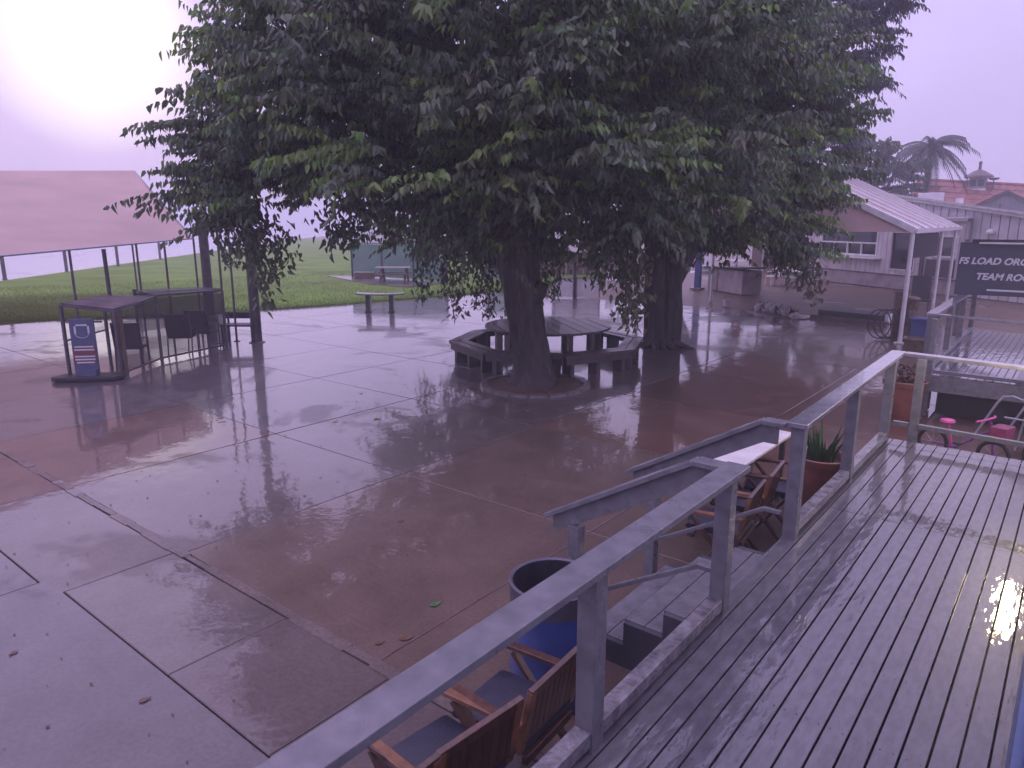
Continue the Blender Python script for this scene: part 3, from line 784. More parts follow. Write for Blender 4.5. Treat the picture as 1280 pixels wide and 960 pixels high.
def crown(lobes, n, g, ln=(.5, 1.1), step=.075, droop=.20, zmin=2.0, shell=.66, young=.20, tuft=6, zfn=None):
    """leafy drooping shoots over and inside a set of ellipsoid lobes -> leaf points, directions, tint"""
    n = n // tuft
    c = np.array([l[:3] for l in lobes]); r = np.array([l[3:6] for l in lobes]); wt = np.array([l[6] if len(l) > 6 else 1 for l in lobes])
    w = (r[:, 0] * r[:, 1] + r[:, 0] * r[:, 2] * 2) * wt; w /= w.sum()
    k = g.choice(len(lobes), n, p=w)
    a = g.uniform(0, 2 * np.pi, n); z = g.uniform(-.85, 1, n); q = np.sqrt(1 - z * z)
    dd = np.stack([np.cos(a) * q, np.sin(a) * q, z], 1)
    rad = shell + (1.0 - shell) * g.random(n) ** .6
    inner = g.random(n) < .16; rad[inner] = g.uniform(.25, .7, inner.sum())
    p = c[k] + dd * r[k] * rad[:, None]
    # clumps: thin the shoots where a smooth 3-D field is low so gaps and lumps appear
    fld = np.sin(p[:, 0] * 1.9 + 1.3 * np.sin(p[:, 2] * 1.5)) + np.sin(p[:, 1] * 2.1 + 1.1 * np.sin(p[:, 0] * 1.3)) + np.sin(p[:, 2] * 2.6 + 1.2 * np.sin(p[:, 1] * 1.7))
    fld = fld + 1.3 * np.sin(p[:, 2] * 3.3 + .8 * np.sin(p[:, 0] * .9) + .8 * np.sin(p[:, 1] * .8))
    zm = zfn(p) if zfn else zmin
    keep = (p[:, 2] > zm) & (fld + g.normal(size=n) * .6 > -.9)
    p, dd = p[keep], dd[keep]
    tn = len(p); tf = g.uniform(.72, 1.28, tn)
    p = np.repeat(p, tuft, 0) + g.normal(size=(tn * tuft, 3)) * np.array([.11, .11, .05]); dd = np.repeat(dd, tuft, 0); n = len(p)
    h = dd.copy(); h[:, 2] *= .2; h += g.normal(size=(n, 3)) * np.array([.55, .55, .16]); h[:, 2] += .16
    h /= np.linalg.norm(h, axis=1, keepdims=True)
    return shoots(p, h, g.uniform(*ln, n), g, step, droop, young, np.repeat(tf, tuft), np.repeat(g.random(tn), tuft))
def shoots(p, h, ln, g, step=.075, droop=.45, young=.1, tf=None, tr=None):
    n = len(p)
    yt = (g.random(n) if tr is None else tr + .12 * g.normal(size=n)) < young * np.clip(1 + 1.3 * np.sin(p[:, 0] * 1.7 + p[:, 2] * 2.3) * np.sin(p[:, 1] * 1.9 - p[:, 2]), .15, 2.5)
    tint0 = np.stack([g.uniform(.78, 1.06, n), g.uniform(.85, 1.12, n), g.uniform(.75, 1.15, n)], 1)
    if tf is not None: tint0 *= tf[:, None]
    tint0[yt] *= np.array([1.65, 1.85, .9])
    P, Dr, T = [], [], []
    cnt = np.maximum(5, (ln / step)).astype(int)
    side = np.cross(h, np.array([0, 0, 1.0])); side /= np.linalg.norm(side, axis=1, keepdims=True) + 1e-9
    for i in range(cnt.max()):
        m = cnt > i
        t = (i + g.uniform(-.3, .3, m.sum())) / cnt[m]
        s = (t * ln[m])[:, None]
        pos = p[m] + h[m] * s + np.array([0, 0, -1.0]) * (droop * s * s)
        sg_ = (1 if i % 2 else -1)
        d = side[m] * sg_ * .42 + h[m] * .28 + np.array([0, 0, -.95]) + g.normal(size=(m.sum(), 3)) * .24
        P.append(pos); Dr.append(d); T.append(tint0[m] * (.9 + .35 * t[:, None]))
    return np.concatenate(P), np.concatenate(Dr), np.concatenate(T)
def strands(tops, g, per=7, spread=.25, step=.07):
    """hanging leafy ropes: (top point, bottom point) pairs"""
    P, Dr, T = [], [], []
    for a, b in tops:
        a, b = np.array(a, float), np.array(b, float)
        ln = np.linalg.norm(b - a); k = int(ln / step)
        tint = np.array([g.uniform(.7, 1.2), g.uniform(.8, 1.15), .9]) * (np.array([2.0, 2.1, 1.2]) if g.random() < .2 else 1)  # some ropes tinted much paler, painting bright light onto young leaves
        for i in range(k):
            t = i / k
            pos = a + (b - a) * t + np.array([math.sin(t * 3) * .08, 0, 0])
            m = max(2, int(per * (1 - .6 * t)))
            P.append(pos + g.normal(size=(m, 3)) * spread * (1 - .55 * t) * np.array([.5, .5, .4]))
            Dr.append(np.stack([g.normal(size=m) * .5, g.normal(size=m) * .5, -.9 + g.normal(size=m) * .2], 1))
            T.append(np.tile(tint * (.9 + .4 * t), (m, 1)))
    return np.concatenate(P), np.concatenate(Dr), np.concatenate(T)

def trunk(par, base, top, r0, r1, mt='bark', lobes_=5, flare=.5, seed=0, twist=.3, n=28, m=26, name='trunk'):
    b, t_ = Vector(base), Vector(top); o = par.location
    mb = MB(tuple(o)); ax = (t_ - b)
    for i in range(m + 1):
        t = i / m; c = b + ax * t + Vector((noise.noise((seed, t * 2.2, 0)), noise.noise((seed + 9, t * 2.2, 4)), 0)) * .16 * r0 * 2 * (t > 0)
        for j in range(n):
            a = 2 * math.pi * j / n
            rr_ = r0 + (r1 - r0) * t
            rr_ *= 1 + flare * math.exp(-t * 9) * (1 + .45 * math.sin(a * lobes_ + seed))
            rr_ *= 1 + .085 * math.sin(a * 3 + twist * t * 6 + seed) + .05 * math.sin(a * 7 - t * 5) + .10 * noise.noise((math.cos(a) * 2, math.sin(a) * 2, t * 5 + seed)) + .07 * noise.noise((math.cos(a) * 7, math.sin(a) * 7, t * 6)) + .04 * math.sin(a * 11 + 2 * noise.noise((math.cos(a), math.sin(a), t * 4 + seed)))
            mb.v.append((c.x + rr_ * math.cos(a), c.y + rr_ * math.sin(a), c.z))
    for i in range(m):
        for j in range(n):
            p, q = i * n + j, i * n + (j + 1) % n
            mb.f.append((p, q, q + n, p + n))
    mb.f.append(tuple(m * n + j for j in range(n)))
    return mb.build(name, mt, par, smooth=True)
def limbs(par, top, ends, r, g, mt='bark'):
    for e_, rr_ in ends:
        a, b = Vector(top), Vector(e_)
        k = 7
        pts = [a.lerp(b, i / k) + Vector((g.normal() * .12, g.normal() * .12, .35 * math.sin(math.pi * i / k))) * (0 < i < k) for i in range(k + 1)]
        MB(tuple(par.location)).tube(pts, [rr_ * (1 - .82 * i / k) for i in range(k + 1)], 9).build('limb', mt, par, smooth=True)
        for q in range(3):
            i = int(g.integers(2, k)); c = pts[i]
            e2 = c + Vector((g.normal() * 1.1, g.normal() * 1.1, g.uniform(.0, 1.2)))
            mid = c.lerp(e2, .5) + Vector((0, 0, .15))
            MB(tuple(par.location)).tube([c, mid, e2], [rr_ * .32, rr_ * .2, .008], 6).build('limb', mt, par, smooth=True)

g1 = np.random.default_rng(11)
# first mulberry
B1 = Vector((-7.86, 10.52, 0))
t1 = thing('mulberry_tree', 'big leaning mulberry tree in front of the round table, nearer of the two dark trunks', 'tree', B1, group='mulberry trees shading the plaza')
def lob(B, a, b, z, r, rz, w=1):
    c = B + RX * a + FX * b
    return (c.x, c.y, z, r, r, rz, w)
trunk(t1, B1, B1 + RX * -.40 + FX * .1 + Vector((0, 0, 2.9)), .31, .36, seed=3.1, flare=.42, m=40, n=40)
MB(tuple(B1)).tube([B1 + RX * -.10 + Vector((0, 0, 1.62)), B1 + RX * .12 + Vector((0, 0, 1.86)), B1 + RX * .22 + Vector((0, 0, 1.84))], [.22, .15, .06], 10).build('burl', 'bark', t1, smooth=True)
tp = B1 + RX * -.36 + Vector((0, 0, 2.7))
limbs(t1, tp, [(B1 + RX * -4.2 + FX * -.4 + Vector((0, 0, 5.0)), .2), (B1 + RX * -2 + FX * 2 + Vector((0, 0, 6.5)), .2), (B1 + RX * .5 + FX * -1.5 + Vector((0, 0, 6.8)), .19),
               (B1 + RX * 2.4 + FX * .5 + Vector((0, 0, 5.6)), .19), (B1 + RX * -5.9 + FX * -1.0 + Vector((0, 0, 4.4)), .12), (B1 + RX * .2 + FX * 1.2 + Vector((0, 0, 8)), .2)], .2, g1)
L1 = [lob(B1, -.2, 0, 5.7, 3.5, 2.9), lob(B1, -3.0, -.2, 5.2, 2.3, 2.1), lob(B1, -4.3, -.9, 4.7, 1.35, 1.1), lob(B1, -4.6, .8, 4.2, 1.2, 1.1, .8), lob(B1, -.8, 0, 7.6, 3.0, 2.3),
      lob(B1, 1.8, -1.2, 5.0, 2.2, 2.1), lob(B1, -1.6, -2.2, 5.2, 2.5, 2.2), lob(B1, -3.3, .6, 6.9, 1.7, 1.5), lob(B1, .4, -2.0, 4.4, 2.0, 1.75), lob(B1, -4.4, 0.2, 3.6, 1.5, .95, .9), lob(B1, .2, -1.1, 3.5, 1.9, 1.15, 1.2)]
P, Dr, T = crown(L1, 10800, g1, step=.05, zfn=lambda p: np.where((p[:, 0] - B1.x) * RX.x + (p[:, 1] - B1.y) * RX.y > -1.6, 2.42, 2.85))
def ext(B, P, Dr, T, pairs, per=7, spread=.3):
    p2, d2, t2 = strands([(B + RX * a + FX * b + Vector((0, 0, z0)), B + RX * (a + da) + FX * b + Vector((0, 0, z1))) for a, b, z0, z1, da in pairs], g1, per, spread)
    return np.concatenate([P, p2]), np.concatenate([Dr, d2]), np.concatenate([T, t2])
# horizontal branch tips on the left and the hanging curtain of leaves
tips = []
for a, b, z, ln, zz in ((-5.75, -1.0, 4.60, 1.1, .0), (-5.6, -1.1, 4.40, .9, -.05), (-5.85, -1.0, 3.52, 1.15, -.16), (-5.6, -.8, 3.65, .9, -.2), (-5.0, -1.0, 5.15, .85, .05), (-4.9, -.6, 5.6, .9, .05), (-5.2, -.9, 3.9, .8, -.1), (-5.3, -.6, 3.2, .7, -.3)):
    for q in range(8):
        c = B1 + RX * (a + .12 + rnd.uniform(-.1, .5)) + FX * (b + rnd.uniform(-.3, .3)) + Vector((0, 0, z + rnd.uniform(-.08, .08)))
        tips.append((c, -RX + FX * rnd.uniform(-.25, .25) + Vector((0, 0, .10 + zz)), ln * rnd.uniform(.75, 1.1)))
p2, d2, t2 = shoots(np.array([tuple(x[0]) for x in tips]), np.array([tuple(x[1].normalized()) for x in tips]), np.array([x[2] for x in tips]), g1, .06, .16, .0)
P, Dr, T = np.concatenate([P, p2]), np.concatenate([Dr, d2]), np.concatenate([T, t2])
P, Dr, T = ext(B1, P, Dr, T, [(-4.95, -.6, 3.2, 2.0, .05), (-5.1, -.6, 3.3, 2.3, -.1), (-4.75, -.8, 3.1, 1.5, .05), (-4.5, -.6, 3.0, 2.1, .0), (-5.3, -.6, 3.3, 2.25, -.1), (-3.6, -.6, 3.2, 2.5, .1), (-3.2, -.4, 3.2, 2.55, -.1),
    (-2.6, -.5, 3.1, 2.6, 0), (-2.0, .3, 3.2, 2.4, .1), (.9, -.8, 2.9, 1.9, .1), (1.35, -.7, 3.0, 1.35, .15), (1.5, -.65, 2.9, 1.12, .2), (1.6, -.6, 2.6, 1.25, .1)], per=13, spread=.36)
leaves_mesh('crown', P, Dr, .15, .070, T, 'leaf', t1, g1)

# second mulberry
g1 = np.random.default_rng(23)
B2 = Vector((-8.02, 15.95, 0))
t2_ = thing('mulberry_tree', 'mulberry tree with a thick split trunk standing behind the round table', 'tree', B2, group='mulberry trees shading the plaza')
trunk(t2_, B2 + RX * -.15, B2 + RX * -.22 + Vector((0, 0, 2.9)), .25, .27, seed=8.2, flare=.15, m=40, n=36)
trunk(t2_, B2 + RX * .17 + FX * .05, B2 + RX * .22 + Vector((0, 0, 2.9)), .23, .23, seed=5.7, flare=.15, m=40, n=36)
MB(tuple(B2)).tube([B2 + RX * -.2 + Vector((0, 0, .9)), B2 + RX * -.75 + Vector((0, 0, .82)), B2 + RX * -1.15 + Vector((0, 0, .95))], [.08, .05, .03], 7).build('limb', 'bark', t2_, smooth=True)
limbs(t2_, B2 + Vector((0, 0, 2.7)), [(B2 + RX * 3 + FX * -1 + Vector((0, 0, 5)), .2), (B2 + RX * 1 + FX * 1.5 + Vector((0, 0, 7)), .2), (B2 + RX * -2 + FX * .5 + Vector((0, 0, 6)), .2), (B2 + RX * .5 + FX * -2.2 + Vector((0, 0, 6)), .18)], .2, g1)
L2 = [lob(B2, -.4, 0, 6.2, 3.1, 3.4), lob(B2, 1.6, -.9, 5.4, 2.0, 2.3), lob(B2, 2.7, -.6, 4.55, 1.1, .85), lob(B2, 1.1, -.4, 7.0, 1.7, 1.8), lob(B2, .6, -1.8, 4.6, 2.3, 2.1), lob(B2, -1.4, -.6, 5.2, 2.4, 2.2),
      lob(B2, -.2, .0, 9.0, 2.6, 2.2), lob(B2, -4.6, 1.5, 4.6, 2.6, 2.4), lob(B2, -5.2, 1.6, 3.4, 2.0, 1.6), lob(B2, -3.2, 2.2, 3.4, 2.0, 1.7), lob(B2, 1.9, -.5, 3.2, 1.5, 1.1), lob(B2, -.3, -1.2, 3.3, 1.9, 1.15, 1.2)]
P, Dr, T = crown(L2, 9800, g1, zmin=2.0, step=.054)
P, Dr, T = ext(B2, P, Dr, T, [(2.35, -1.2, 3.4, 2.0, .2), (2.6, -1.2, 2.9, 1.55, .3), (2.85, -1.2, 2.3, 1.25, .3), (2.2, -1.1, 3.2, 1.9, .1), (2.4, -1.2, 3.0, 1.95, 0), (2.1, -1, 3.0, 2.0, .1), (1.1, -1, 3.0, 2.15, 0)] +
    [(-6.0 + .42 * i, 1.0 + rnd.uniform(-.3, .3), 3.3, (1.0, 1.2, .7, .9, .6, .8, 1.0, .9)[i % 8] + rnd.uniform(-.15, .15), rnd.uniform(-.1, .1)) for i in range(9)], per=14, spread=.42)
leaves_mesh('crown', P, Dr, .165, .076, T, 'leaf', t2_, g1)

# darker feathery tree behind, bushier tree and palm further off
g1 = np.random.default_rng(5)
B3 = Vector((-13.5, 27.0, 0)); C3 = Vector((-9.8, 26.7, 0))
t3 = thing('feathery_tree', 'tall dark feathery tree rising behind the mulberries against the right sky', 'tree', B3)
trunk(t3, B3, B3 + Vector((3.2, .2, 6.2)), .34, .22, seed=1.4, flare=.4)
limbs(t3, B3 + Vector((3.1, .2, 6.0)), [(C3 + RX * 2 + Vector((0, 0, 9)), .14), (C3 + RX * -2.2 + Vector((0, 0, 9.5)), .14), (C3 + FX * 1.5 + Vector((0, 0, 10.5)), .14)], .14, g1)
L3 = [lob(C3, 0.2, 0, 9.0, 3.2, 3.1), lob(C3, 1.9, -.3, 9.6, 2.3, 2.1), lob(C3, 2.2, 0, 7.4, 1.9, 1.5), lob(C3, 1.2, .2, 6.2, 1.9, 1.3), lob(C3, 1.2, 0, 11.6, 3.0, 2.3), lob(C3, -2.6, 0, 8.6, 2.6, 2.6)]
P, Dr, T = crown(L3, 5200, g1, ln=(.5, .95), step=.05, droop=.5, zmin=4.6, young=0.0)
leaves_mesh('crown', P, Dr, .20, .062, T, 'feather', t3, g1)
g1 = np.random.default_rng(6)
B4 = Vector((-13.2, 52, 0))
t4 = thing('bushy_tree', 'bushy green tree behind the white building, left of the palm', 'tree', B4)
trunk(t4, B4, B4 + Vector((0, 0, 4)), .3, .2, seed=2.4)
L4 = [lob(B4, 1.2, 0, 6.0, 2.8, 2.4), lob(B4, -2.0, 0, 6.6, 3.2, 2.6), lob(B4, 2.9, 0, 5.0, 1.8, 1.6), lob(B4, 3.1, 0, 6.6, 1.5, 1.5), lob(B4, -4.8, 0, 6.0, 2.6, 2.3), lob(B4, .2, 0, 4.0, 3.6, 1.6)]
P, Dr, T = crown(L4, 3600, g1, ln=(.5, 1.0), step=.1, zmin=2.2, young=.03)
leaves_mesh('crown', P, Dr, .28, .2, T, 'bushleaf', t4, g1)
g1 = np.random.default_rng(8)
B5 = Vector((-9.95, 60, 0))
pt = thing('palm_tree', 'palm tree with drooping fronds rising beside the red tiled roof', 'palm tree', B5)
trunk(pt, B5, B5 + Vector((.1, 0, 8.1)), .26, .2, seed=4, flare=.3)
hub = B5 + Vector((.1, 0, 8.2))
for i in range(46):
    a = i * 2.4 + g1.uniform(-.2, .2); up = g1.uniform(-.55, 1.25); ln = g1.uniform(2.3, 3.2)
    d = Vector((math.cos(a), math.sin(a), 0)); mb = MB(tuple(B5))
    pts = [hub + d * (ln * t * math.cos(up * (1 - t * .5))) + Vector((0, 0, ln * (math.sin(up) * t - .75 * t * t))) for t in np.linspace(0, 1, 9)]
    mb.tube(pts, [.03 * (1 - .8 * k / 8) for k in range(9)], 4)
    sd = d.cross(Vector((0, 0, 1)))
    for k in range(1, 21):
        t = k / 21 * 8; q = int(t); p = pts[q].lerp(pts[min(q + 1, 8)], t - q); f_ = (pts[min(q + 1, 8)] - pts[q]).normalized()
        for s in (-1, 1):
            e_ = p + sd * s * .38 * math.sin(math.pi * (k + 2) / 24) + f_ * .25 + Vector((0, 0, -.26 - .1 * g1.random()))
            w_ = f_ * .07
            mb.raw([p - w_, p + w_, e_], [(0, 1, 2)])
    mb.build('frond', 'palm', pt)

# tree pit and roots
pit = thing('tree_pit_ring', 'low round kerb of wet stone round the foot of the nearer mulberry', 'kerb', (B1.x, B1.y, 0))
for i in range(18):
    a0, a1 = 2 * math.pi * i / 18 + .012, 2 * math.pi * (i + 1) / 18 - .012
    q = []
    for rr_, aa in ((.92, a0), (1.05, a0), (1.05, a1), (.92, a1)): q.append((B1.x + rr_ * math.cos(aa), B1.y + rr_ * math.sin(aa)))
    MB((B1.x, B1.y, 0)).prism(q, -.03, .045 + rnd.uniform(-.012, .012)).build('kerb_stone', 'concrete', pit)
MB((B1.x, B1.y, 0)).lathe([(0, .03), (.5, .03), (.93, .012)], (B1.x, B1.y, 0), 30).build('pit_soil', 'dirt', pit)
rt = thing('root_ring', 'low mound of roots and loose stones at the split trunk', 'roots', (B2.x, B2.y, 0))
for i in range(12):
    a = i * .52 + rnd.uniform(-.15, .15); ln = rnd.uniform(.55, .85)
    MB(tuple(rt.location)).tube([(B2.x + .35 * math.cos(a), B2.y + .35 * math.sin(a), .12), (B2.x + ln * .7 * math.cos(a + .1), B2.y + ln * .7 * math.sin(a + .1), .05), (B2.x + ln * math.cos(a + .2), B2.y + ln * math.sin(a + .2), -.01)], [.12, .08, .03], 7).build('root', 'bark', rt, smooth=True)

# ------------------------------------------------------------------ round table and bench ring
def seg_ring(r0, r1, n, i, z, th, c, gap=.02):
    a0, a1 = 2 * math.pi * i / n, 2 * math.pi * (i + 1) / n
    da = gap / r1
    q = [(c.x + r * math.cos(a), c.y + r * math.sin(a)) for r, a in ((r0, a0 + da), (r1 / math.cos(0), a0 + da * .6), (r1, a1 - da * .6), (r0, a1 - da))]
    return q
TC = Vector((-9.22, 12.78, 0))
rtab = thing('round_picnic_table', 'large round slatted picnic table behind the leaning trunk', 'table', TC)
o_ = tuple(TC)
RT = 1.40; npl = 11
ang = R(38.7)
for i in range(npl):
    u0 = -RT + 2 * RT * i / npl + .008; u1 = -RT + 2 * RT * (i + 1) / npl - .008
    um = max(abs(u0), abs(u1)); ul = min(abs(u0), abs(u1)) if u0 * u1 > 0 else 0
    def hw(u): return math.sqrt(max(RT * RT - u * u, .02))
    poly = []
    us = np.linspace(u0, u1, 5)
    for u in us: poly.append((u, -hw(u)))
    for u in us[::-1]: poly.append((u, hw(u)))
    z = .78 + rnd.uniform(-.004, .004)
    MB(o_).prism([(TC.x + x * math.cos(.9) - y * math.sin(.9), TC.y + x * math.sin(.9) + y * math.cos(.9)) for x, y in poly], z - .045, z).build('plank', 'tabletop', rtab)
for i in range(8):
    a = i * math.pi / 4 + .25
    MB(o_).box((TC.x + 1.18 * math.cos(a), TC.y + 1.18 * math.sin(a), .365), (.10, .10, .73), a).build('leg', 'palewood' if i in (4, 5, 6) else 'darkwood', rtab)
mb = MB(o_)
for a in (0, math.pi / 2): mb.box((TC.x, TC.y, .70 + a * .004), (2.2, .08, .06), a + .25)
mb.build('underframe', 'darkwood', rtab)
rb = thing('ring_bench', 'eight sided ring of wet plank bench round the picnic table', 'bench', TC)
for i in range(8):
    for r0, r1 in ((1.78, 1.97), (1.99, 2.20)):
        z = .46 + rnd.uniform(-.006, .006)
        MB(o_).prism(seg_ring(r0, r1, 8, i, z, .05, TC), z - .05, z).build('seat_plank', 'tabletop', rb)
    a0, a1 = 2 * math.pi * i / 8, 2 * math.pi * (i + 1) / 8
    p, q = (TC.x + 2.16 * math.cos(a0), TC.y + 2.16 * math.sin(a0)), (TC.x + 2.16 * math.cos(a1), TC.y + 2.16 * math.sin(a1))
    MB(o_).beam((*lerp(p, q, .02), .34), (*lerp(p, q, .98), .34), .03, .13).build('apron', 'darkwood', rb)
    for t in (.12, .5, .88):
        x, y = lerp(p, q, t); aa = (a0 + a1) / 2
        MB(o_).box((x - .18 * math.cos(aa), y - .18 * math.sin(aa), .20), (.30, .09, .40), aa).build('leg', 'darkwood', rb)

# ------------------------------------------------------------------ concrete bench, green panels, picnic table on the lawn
cb = thing('concrete_bench', 'curved concrete bench on two legs at the edge of the lawn', 'bench', (-18.75, 16.2, 0))
o_ = tuple(cb.location)
c0 = Vector((-18.75, 16.2, 0)); du = Vector((.78, .625, 0)); dv = Vector((-.625, .78, 0))
mb = MB(o_); n = 12; v = []
for i in range(n + 1):
    t = -1 + 2 * i / n
    p = c0 + du * .82 * t + dv * (.10 * t * t)
    for s, z in ((-.2, .585), (-.215, .61), (-.2, .635), (.2, .635), (.215, .61), (.2, .585)): q = p + dv * s; v.append((q.x, q.y, z + .02 * t * t))
mb.raw(v, [(i * 6 + k, i * 6 + (k + 1) % 6, (i + 1) * 6 + (k + 1) % 6, (i + 1) * 6 + k) for i in range(n) for k in range(6)] + [tuple(range(6)), tuple(range(n * 6, n * 6 + 6))[::-1]]).build('seat', 'concrete', cb)
for s in (-.42, .38):
    p = c0 + du * s
    MB(o_).prism([((p + du * a + dv * b).x, (p + du * a + dv * b).y) for a, b in ((-.11, -.14), (.11, -.14), (.11, .14), (-.11, .14))], -.02, .05).build('foot', 'darkwood', cb)
    MB(o_).prism([((p + du * a + dv * b).x, (p + du * a + dv * b).y) for a, b in ((-.075, -.12), (.075, -.12), (.075, .12), (-.075, .12))], .05, .584).build('leg', 'darkwood', cb)

def gl(px, py): return px, py
pad = MB((-28.5, 24.2, 0)).prism([(-33.4, 25.0), (-27.2, 22.9), (-24.6, 22.9), (-24.8, 25.9), (-31.5, 26.4)], .0, .085).build('concrete_pad', 'mortar', kind='structure')
gb = thing('green_windbreak', 'green panelled windbreak behind the picnic table on the lawn', 'windbreak', (-29.5, 25.5, 0))
o_ = tuple(gb.location)
ga, gbv = Vector((-31.5, 25.3, 0)), Vector((-25.6, 26.6, 0))
for i in range(3):
    p, q = ga.lerp(gbv, i / 3 + .004), ga.lerp(gbv, (i + 1) / 3 - .004)
    MB(o_).beam(p + Vector((0, 0, 1.0)), q + Vector((0, 0, 1.0)), .03, 1.72).build('panel', 'greenboard', gb)
for i in range(4):
    p = ga.lerp(gbv, i / 3); MB(o_).box((p.x, p.y, .97), (.09, .09, 1.9)).build('post', 'dark', gb)
MB(o_).beam(ga + Vector((0, 0, 1.92)), gbv + Vector((0, 0, 1.92)), .10, .07).build('top_rail', 'greenboard', gb)
g2b = thing('green_windbreak', 'second green windbreak glimpsed through the leaves beside the leaning trunk', 'windbreak', (-24, 29, 0))
o_ = tuple(g2b.location)
for i in range(2):
    p, q = Vector((-25, 29, 0)).lerp(Vector((-22, 29.6, 0)), i / 2 + .005), Vector((-25, 29, 0)).lerp(Vector((-22, 29.6, 0)), (i + 1) / 2 - .005)
    MB(o_).beam(p + Vector((0, 0, .95)), q + Vector((0, 0, .95)), .03, 1.7).build('panel', 'greenboard', g2b)
for i in range(3):
    p = Vector((-25, 29, 0)).lerp(Vector((-22, 29.6, 0)), i / 2); MB(o_).box((p.x, p.y, .95), (.09, .09, 1.85)).build('post', 'dark', g2b)

def picnic(loc, rz, label):
    t = thing('picnic_table', label, 'table', loc, rz)
    for i in range(4): MB().box((0, -.33 + .22 * i, .74), (1.8, .205, .045)).build('top_plank', 'palewood', t)
    for s in (-1, 1):
        MB().box((0, s * .68, .44), (1.8, .26, .045)).build('seat_plank', 'brownwood', t)
        MB().beam((s * .6, -.6, 0), (s * .6, -.2, .72), .06, .1, (1, 0, 0)).build('leg', 'brownwood', t)
        MB().beam((s * .6, .6, 0), (s * .6, .2, .72), .06, .1, (1, 0, 0)).build('leg', 'brownwood', t)
        MB().box((s * .6, 0, .39), (.06, 1.5, .07)).build('crossbar', 'brownwood', t)
    return t
picnic((-26.9, 24.2, .085), R(38), 'wooden picnic table on the concrete pad in front of the green windbreak')
bxs = thing('wooden_crate', 'low brown crate at the left of the picnic table', 'crate', (-30.0, 24.9, .085))
MB(tuple(bxs.location)).box((-30.0, 24.9, .25), (1.0, .5, .3), R(38)).build('body', 'brownwood', bxs, bevel=.01)
MB(tuple(bxs.location)).box((-30.0, 24.9, .42), (1.06, .56, .04), R(38)).build('lid', 'palewood', bxs)

# ------------------------------------------------------------------ shade canopy
E0, E1 = Vector((-15.87, 4.53, 2.39)), Vector((-18.2, 9.5, 2.60))
EL = E0 + (E0 - E1) * 1.5; EL.z = 2.1
RR, RL = Vector((-24.6, 11.1, 4.65)), Vector((-29.6, -2.0, 4.15))
BR, BL = Vector((-32.5, 14.2, 2.6)), Vector((-37.5, -3.0, 2.4))
tarp = thing('shade_canopy', 'big faded pink fabric shade canopy with a hipped end over thin posts', 'canopy', (-22, 6, 0))
o_ = tuple(tarp.location)
def sheet(quad, nu, nv, sag, nm='cloth'):
    a, b, c, d = [Vector(p) for p in quad]      # a-b eave, d-c ridge
    v, f = [], []
    for j in range(nv + 1):
        for i in range(nu + 1):
            s, t = i / nu, j / nv
            p = (a.lerp(b, s)).lerp(d.lerp(c, s), t)
            p.z -= sag * math.sin(math.pi * t) * (.75 + .25 * math.cos(s * 9)) + .03 * math.sin(s * 23) * math.sin(math.pi * t)
            v.append(tuple(p))
    for j in range(nv):
        for i in range(nu):
            k = j * (nu + 1) + i; f.append((k, k + 1, k + nu + 2, k + nu + 1))
    return MB(o_).raw(v, f).build(nm, 'tarp', tarp, smooth=True)
sheet((EL, E1, RR, RL), 40, 10, .16)
sheet((E1, BR, RR, RR + Vector((.001, 0, 0))), 12, 8, .12)
sheet((BR, BL, RL, RR), 20, 8, .16)
mb = MB(o_).tube([EL, E0, E1, BR], .02, 8); mb.tube([BR, BL], .02, 8); mb.build('edge_tube', 'tube', tarp)
mb = MB(o_).tube([RL + Vector((0, 0, -.03)), RR + Vector((0, 0, -.03))], .03, 8); mb.tube([E1, RR + Vector((0, 0, -.02))], .02, 8); mb.tube([BR, RR + Vector((0, 0, -.02))], .02, 8); mb.build('ridge_tube', 'tube', tarp)
def eave(t): return E0.lerp(E1, t)
for t, r in ((.285, .026), (.63, .024), (.80, .026), (1.0, .026), (-.35, .026), (-1.0, .026)):
    p = eave(t); MB(o_).tube([(p.x, p.y, -.02), (p.x, p.y, p.z)], r, 10).build('post', 'steel', tarp, smooth=True)
for p in (BR, BL, (BR + BL) / 2): MB(o_).tube([(p.x, p.y, -.02), (p.x, p.y, p.z)], .04, 10).build('post', 'steel', tarp, smooth=True)
p = Vector((-17.3, 6.95, 0)); MB(o_).tube([(p.x, p.y, 0), (p.x - .06, p.y, 2.42)], [.04, .045], 10).build('post', 'steel', tarp, smooth=True)
FP = [((-45.0, 12.9), 'first'), ((-48.6, 17.2), 'second'), ((-52.4, 21.8), 'third'), ((-59.3, 28.0), 'fourth')]
for i, ((x, y), w) in enumerate(FP):
    t = thing('marker_post', 'thin grey post at the far edge of the lawn, %s from the left' % w, 'post', (x, y, 0), group='posts along the far lawn edge')
    MB((x, y, 0)).tube([(x, y, -.05), (x, y, 2.9)], .10, 8).build('pole', 'steel', t)
    MB((x, y, 0)).lathe([(.13, .0), (.13, .04), (.1, .06)], (x, y, .03), 10).build('collar', 'steel', t)

